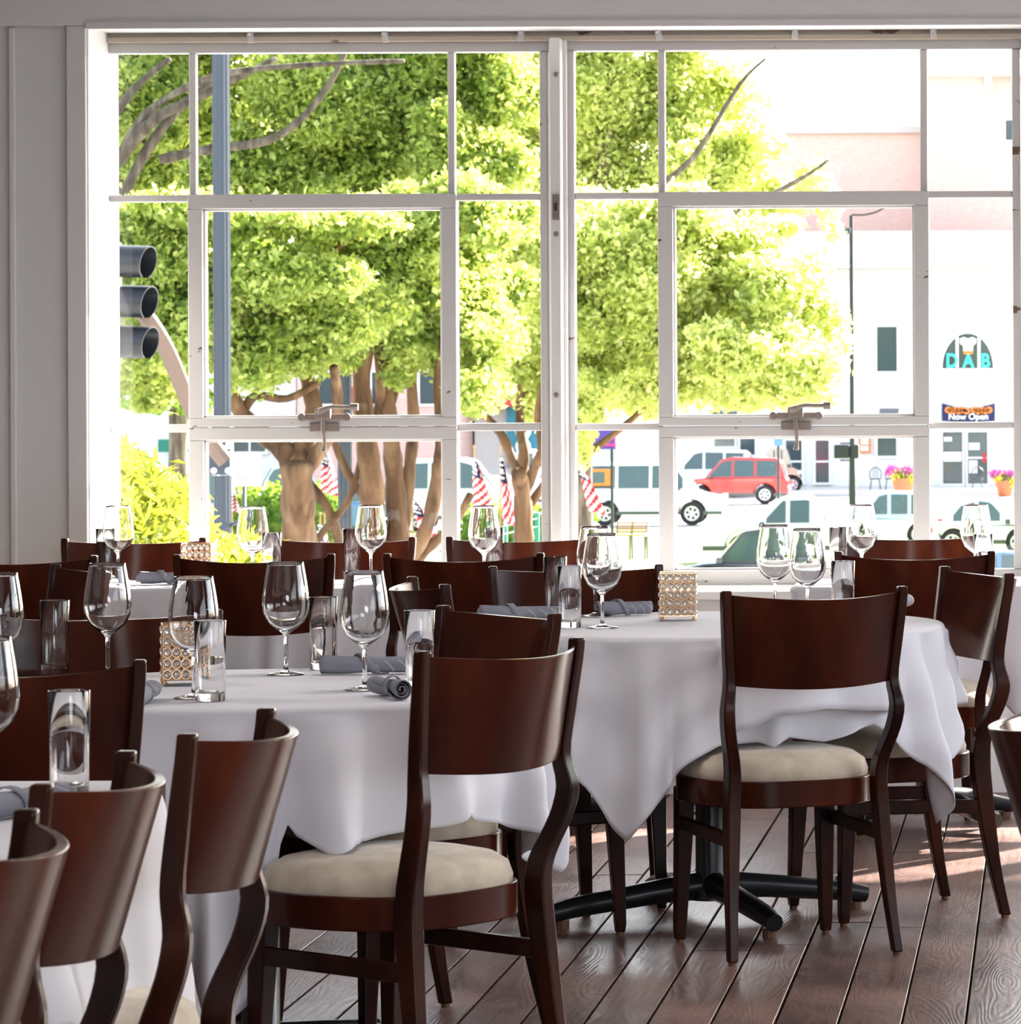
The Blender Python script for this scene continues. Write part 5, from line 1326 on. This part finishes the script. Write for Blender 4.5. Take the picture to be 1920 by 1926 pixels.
# street lamp in the right window
t3 = empty('street_lamp', G(1602, 122)); tag(t3, 'slim black street lamp in the right window with a short upper arm', 'lamp post')
X3 = P(1602, 700, 122).x; zt3 = P(1602, 405, 122).z; k3 = 122 / F
mb = MB(); mb.tube([(X3, 122, GZ), (X3, 122, GZ + 1.2), (X3, 122, GZ + 3), (X3, 122, zt3)], [8 * k3, 7 * k3, 4.6 * k3, 3.6 * k3], 12); fix(mb.build('pole', M['black'], t3, smooth=True), t3)
mb = MB(); mb.tube(catmull([P(1602, 404, 122), P(1625, 404, 122), P(1650, 398, 122), P(1668, 386, 122)], 4), 1.8 * k3, 6); fix(mb.build('upper_arm', M['black'], t3, smooth=True), t3)
mb = MB(); a = P(1668, 384, 122); mb.lathe([(0, .12), (.18, .1), (.42, -.05), (.40, -.1), (0, -.1)], a, 16); fix(mb.build('lamp_head', M['black'], t3, smooth=True), t3)
q = pr(1584, 1600, 429, 440, 122); mb = MB(); mb.bounds(q[0], q[1], 121.8, 122.1, q[2], q[3]); fix(mb.build('sensor_box', M['pole'], t3, bevel=0.02), t3)
for (a0, a1) in ((1569, 1598), (1601, 1616)):
    q = pr(a0, a1, 836, 862, 121.8); mb = MB(); mb.bounds(q[0], q[1], 121.5, 121.9, q[2], q[3]); o = fix(mb.build('pedestrian_signal', M['signal'], t3, bevel=0.04), t3)
q = pr(1580, 1602, 832, 835, 121.8); mb = MB(); mb.bounds(q[0], q[1], 121.7, 121.8, q[2], q[3]); q = pr(1580, 1602, 864, 867, 121.8); mb.bounds(q[0], q[1], 121.7, 121.8, q[2], q[3]); fix(mb.build('signal_bracket', M['black'], t3), t3)
# banner sign on a post by the lawn
t4 = empty('banner_post', G(1151, 108)); tag(t4, 'thin dark post with a purple banner, in front of the white van', 'sign'); k4 = 108 / F
X4 = P(1151, 900, 108).x; mb = MB(); mb.tube([(X4, 108, GZ), (X4, 108, P(1151, 800, 108).z)], 3.0 * k4, 10); fix(mb.build('post', M['black'], t4, smooth=True), t4)
q = pr(1102, 1159, 805, 845, 108); mb = MB(); mb.bounds(q[0], q[1], 107.9, 107.94, q[2], q[3]); bb_ = fix(mb.build('banner', M['purple'], t4), t4)
q = pr(1134, 1155, 834, 839, 107.8); mb = MB(); mb.bounds(q[0], q[1], 107.86, 107.9, q[2], q[3]); q = pr(1154, 1157, 808, 842, 107.8); mb.bounds(q[0], q[1], 107.86, 107.9, q[2], q[3]); mb.build('magenta_print', M['magenta'], bb_)
t5 = empty('sign_post', G(1464, 150)); tag(t5, 'thin post with a small blue sign, right of the red car', 'sign'); X5 = P(1464, 900, 150).x
mb = MB(); mb.tube([(X5, 150, GZ), (X5, 150, P(1464, 825, 150).z)], 0.05, 8); fix(mb.build('post', M['black'], t5), t5)
q = pr(1456, 1472, 823, 838, 149.9); mb = MB(); mb.bounds(q[0], q[1], 149.8, 149.86, q[2], q[3]); fix(mb.build('sign_face', M['car_blue'], t5), t5)
# white box sign at the fluted pole
t6 = empty('box_sign', P(462, 915, 37.2)); tag(t6, 'white rounded box sign with pale grey pillars, right of the fluted pole', 'sign')
q = pr(434, 490, 851, 914, 37.2); mb = MB(); mb.bounds(q[0], q[1], 37.15, 37.25, q[2], q[3]); fix(mb.build('frame', M['white'], t6, bevel=0.02), t6)
for i in range(4): q = pr(443 + i * 10, 449 + i * 10, 868, 898, 37.2); mb = MB(); mb.bounds(q[0], q[1], 37.13, 37.15, q[2], q[3]); fix(mb.build('grey_pillar', M['stone'], t6), t6)
q = pr(440, 486, 900, 903, 37.2); mb = MB(); mb.bounds(q[0], q[1], 37.13, 37.15, q[2], q[3]); q = pr(440, 486, 862, 865, 37.2); mb.bounds(q[0], q[1], 37.13, 37.15, q[2], q[3]); fix(mb.build('grey_band', M['stone'], t6), t6)
q = pr(458, 462, 914, 1200, 37.2); mb = MB(); mb.bounds(q[0], q[1], 37.17, 37.23, GZ, q[3]); fix(mb.build('post', M['pole'], t6), t6)
# bench
t7 = empty('bench', G(1190, 104)); tag(t7, 'slatted wooden bench with black iron arms, on the lawn by the banner post', 'bench')
q = pr(1160, 1216, 981, 1003, 104)
for i in range(4):
    zz = q[2] + (q[3] - q[2]) * (i + .1) / 4; mb = MB(); mb.bounds(q[0], q[1], 104 + .05 * i, 104.03 + .05 * i, zz, zz + (q[3] - q[2]) / 4 * .75); fix(mb.build('slat', M['benchwood'], t7), t7)
for i in range(3):
    mb = MB(); mb.bounds(q[0], q[1], 103.5 + .14 * i, 103.61 + .14 * i, q[2] - .06, q[2] - .02); fix(mb.build('slat', M['benchwood'], t7), t7)
for u in (0, .5, 1):
    xx = q[0] + (q[1] - q[0]) * u; mb = MB(); mb.tube([(xx, 104.22, q[3]), (xx, 104.0, q[2]), (xx, 103.5, q[2] - .07), (xx, 103.5, GZ + .05)], .025, 6); mb.tube([(xx, 104.0, q[2]), (xx, 104.15, GZ + .05)], .025, 6); fix(mb.build('iron_end', M['black'], t7), t7)
# green railing
t8 = empty('green_railing', G(980, 80)); tag(t8, 'green metal railing with white diagonal wires, below the flags', 'railing')
for px in (946, 966, 1006, 1090):
    q = pr(px, px + 8, 965, 1110, 80); mb = MB(); mb.bounds(q[0], q[1], 79.95, 80.05, GZ, q[3]); fix(mb.build('post', M['green'], t8), t8)
for a, b_ in (((945, 990), (1010, 975)), ((945, 1005), (1010, 990)), ((1085, 985), (1110, 975)), ((1085, 1005), (1110, 995))):
    mb = MB(); mb.tube([P(*a, 79.9), P(*b_, 79.9)], .012, 6); fix(mb.build('wire', M['car_white'], t8), t8)
# café chairs and flowers at the shop
def cafe_chair(px, Y, label):
    t = empty('cafe_chair', G(px, Y) + Vector((0, 0, .14))); tag(t, label, 'chair', 'black café chairs'); x = t.location.x
    mb = MB(); mb.lathe([(0, .43), (.24, .43), (.24, .47), (0, .47)], (0, 0, 0), 16); mb.build('seat', M['black'], t)
    mb = MB(); mb.tube(catmull([(-.22, .2, .45), (-.24, .24, .75), (0, .26, .95), (.24, .24, .75), (.22, .2, .45)], 4), .02, 6); mb.tube([(-.1, .24, .47), (-.08, .26, .88)], .014, 5); mb.tube([(.1, .24, .47), (.08, .26, .88)], .014, 5); mb.tube([(0, .24, .47), (0, .26, .93)], .014, 5); mb.build('backrest', M['black'], t)
    for a, b_ in ((-.2, -.2), (.2, -.2), (-.2, .2), (.2, .2)): mb = MB(); mb.tube([(a * .8, b_ * .8, .44), (a * 1.1, b_ * 1.1, 0)], .016, 6); mb.build('leg', M['black'], t)
    return t
for px, lab in ((1646, 'black café chair left of the flower pot'), (1675, 'black café chair directly behind the flower pot'), (1838, 'black café chair before the shop door posters')): cafe_chair(px, 172, lab)
def flower_pot(px, py, pyb, Y, label, sc_=1.0, seed=0):
    a = P(px, pyb, Y); top = P(px, py, Y); h = top.z - a.z; t = empty('flower_pot', a); tag(t, label, 'flower pot', 'pots of flowers')
    mb = MB(); mb.lathe([(0, 0), (.30 * sc_, 0), (.48 * sc_, h), (.42 * sc_, h), (0, h - .1)], n=18); mb.build('pot', M['terracotta'], t, smooth=True)
    for k, (mm, dx, dz) in enumerate((('pink', .15, .15), ('yellow', -.25, .02), ('hedge', 0, .05), ('yellow', .42, -.12), ('pink', -.42, .18))):
        o = leaves('blossoms' if mm != 'hedge' else 'foliage', M[mm], [(a + Vector((dx * sc_, -.25, h + dz + .12)), (.30 * sc_, .3 * sc_, .20 * sc_), 1)], 420, 0.09 * sc_, t, 40 + k + seed, long=1.1, shell=.1); o['kind'] = 'stuff'
flower_pot(1700, 900, 940, 158, 'terracotta pot of pink and yellow flowers, right of the black café chairs')
flower_pot(1890, 905, 935, 165, 'pot of pink flowers at the right edge of the right window', 0.9, 9)
# umbrellas
for px, py, w2, Y, lab in ((238, 812, 52, 96, 'cream umbrella behind the yellow bush, left one'), (372, 812, 42, 100, 'cream umbrella beside the left sash stile, right one')):
    k = Y / F; t = empty('umbrella', G(px, Y)); tag(t, lab, 'umbrella', 'cream umbrellas'); a = P(px, py, Y)
    mb = MB(); n = 8; ht = 22 * k; ap = (a.x, Y, a.z); ring = [(a.x + w2 * k * math.cos(2 * PI * i / n + .4), Y + w2 * k * math.sin(2 * PI * i / n + .4), a.z - ht) for i in range(n)]
    mb.add([ap] + ring + [(x_, y_, z_ - .12) for x_, y_, z_ in ring], [(0, 1 + i, 1 + (i + 1) % n) for i in range(n)] + [(1 + i, 1 + n + i, 1 + n + (i + 1) % n, 1 + (i + 1) % n) for i in range(n)])
    fix(mb.build('canopy', M['umbrella'], t), t); mb = MB(); mb.tube([(a.x, Y, GZ), (a.x, Y, a.z)], .035, 8); fix(mb.build('pole', M['white'], t), t)
# flags
def flag(px, py_top, py_bot, Y, label, w=0.5, lean=0.12, seed=0, pole_top=None, fold=0.5):
    """hanging striped flag with a starred canton on a slanting pole"""
    k = Y / F; a = P(px, py_top, Y); h = (py_bot - py_top) * k; t = empty('flag', G(px, Y)); tag(t, label, 'flag', 'striped flags')
    rg = random.Random(seed); nx, ny = 16, 26; mb = MB()
    for j in range(ny + 1):
        v = j / ny
        for i in range(nx + 1):
            u = i / nx; wid = w * (0.18 + 0.82 * v ** 0.8) * (1 - .1 * v)
            x = a.x - wid * 0.35 + u * wid + lean * v * h; z = a.z - v * h - u * 0.25 * h * fold + 0.0
            mb.v.append((x, Y + 0.06 * math.sin(u * 9 + v * 2 + seed), z))
    for j in range(ny):
        for i in range(nx):
            q = j * (nx + 1) + i; mb.f.append((q, q + 1, q + nx + 2, q + nx + 1))
            u, v = (i + .5) / nx, (j + .5) / ny
            # cloth hangs from its hoist at the top: canton in the upper part, stripes run slanting below
            if v < 0.40 and u < 0.62: mm = 2
            else: mm = int((v * 13 + u * 5)) % 2
            mb.m.append(mm)
    me_ = mb.build('cloth', [M['red'], M['flagwhite'], M['navy']], t, smooth=True, angle=180); fix(me_, t)
    st = MB()
    for r_ in range(5):
        for c_ in range(3):
            v = (r_ + .6) / 13.5; u = (c_ + .5 + .25 * (r_ % 2)) / 6; j, i = int(v * ny), int(u * nx); p = Vector(mb.v[j * (nx + 1) + i]); st.lathe([(0, -.01), (.018, -.01), (.018, 0), (0, 0)], (p.x, p.y - .02, p.z), 6, 'Y')
    o = st.build('stars', M['white'], me_); o['kind'] = 'stuff'
    mb = MB(); top = Vector((a.x - .02, Y + .05, a.z + .15)); mb.tube([(a.x - .05, Y + .08, GZ), tuple(top)], .014, 6); mb.lathe([(0, -.03), (.03, 0), (0, .03)], top, 8); fix(mb.build('pole', M['benchwood'], t), t)
    return t
flag(893, 858, 952, 62, 'striped flag with a starred corner, left of the wine glass before the window post', 0.38, 0.10, 1)
flag(943, 858, 985, 64, 'furled striped flag on a dark pole, right of the other flag', 0.26, 0.10, 2, fold=.2)
flag(778, 930, 1030, 58, 'striped flag among the tan trunks of the many-stemmed tree', 0.42, 0.35, 3)
flag(612, 842, 925, 66, 'red striped flag beside the dark grey post', 0.34, 0.05, 4)
flag(604, 985, 1060, 60, 'red and white flag low behind the slanting branch of the thick trunk', 0.34, 0.0, 5)
flag(1088, 860, 960, 60, 'striped flag emerging right of the middle window post', 0.34, 0.30, 6)
flag(240, 832, 880, 70, 'small blue, white and red flag below the cream umbrella', 0.22, 0.05, 7, fold=.1)
flag(438, 915, 960, 60, 'bit of a red flag right of the fluted pole', 0.16, 0.05, 8)
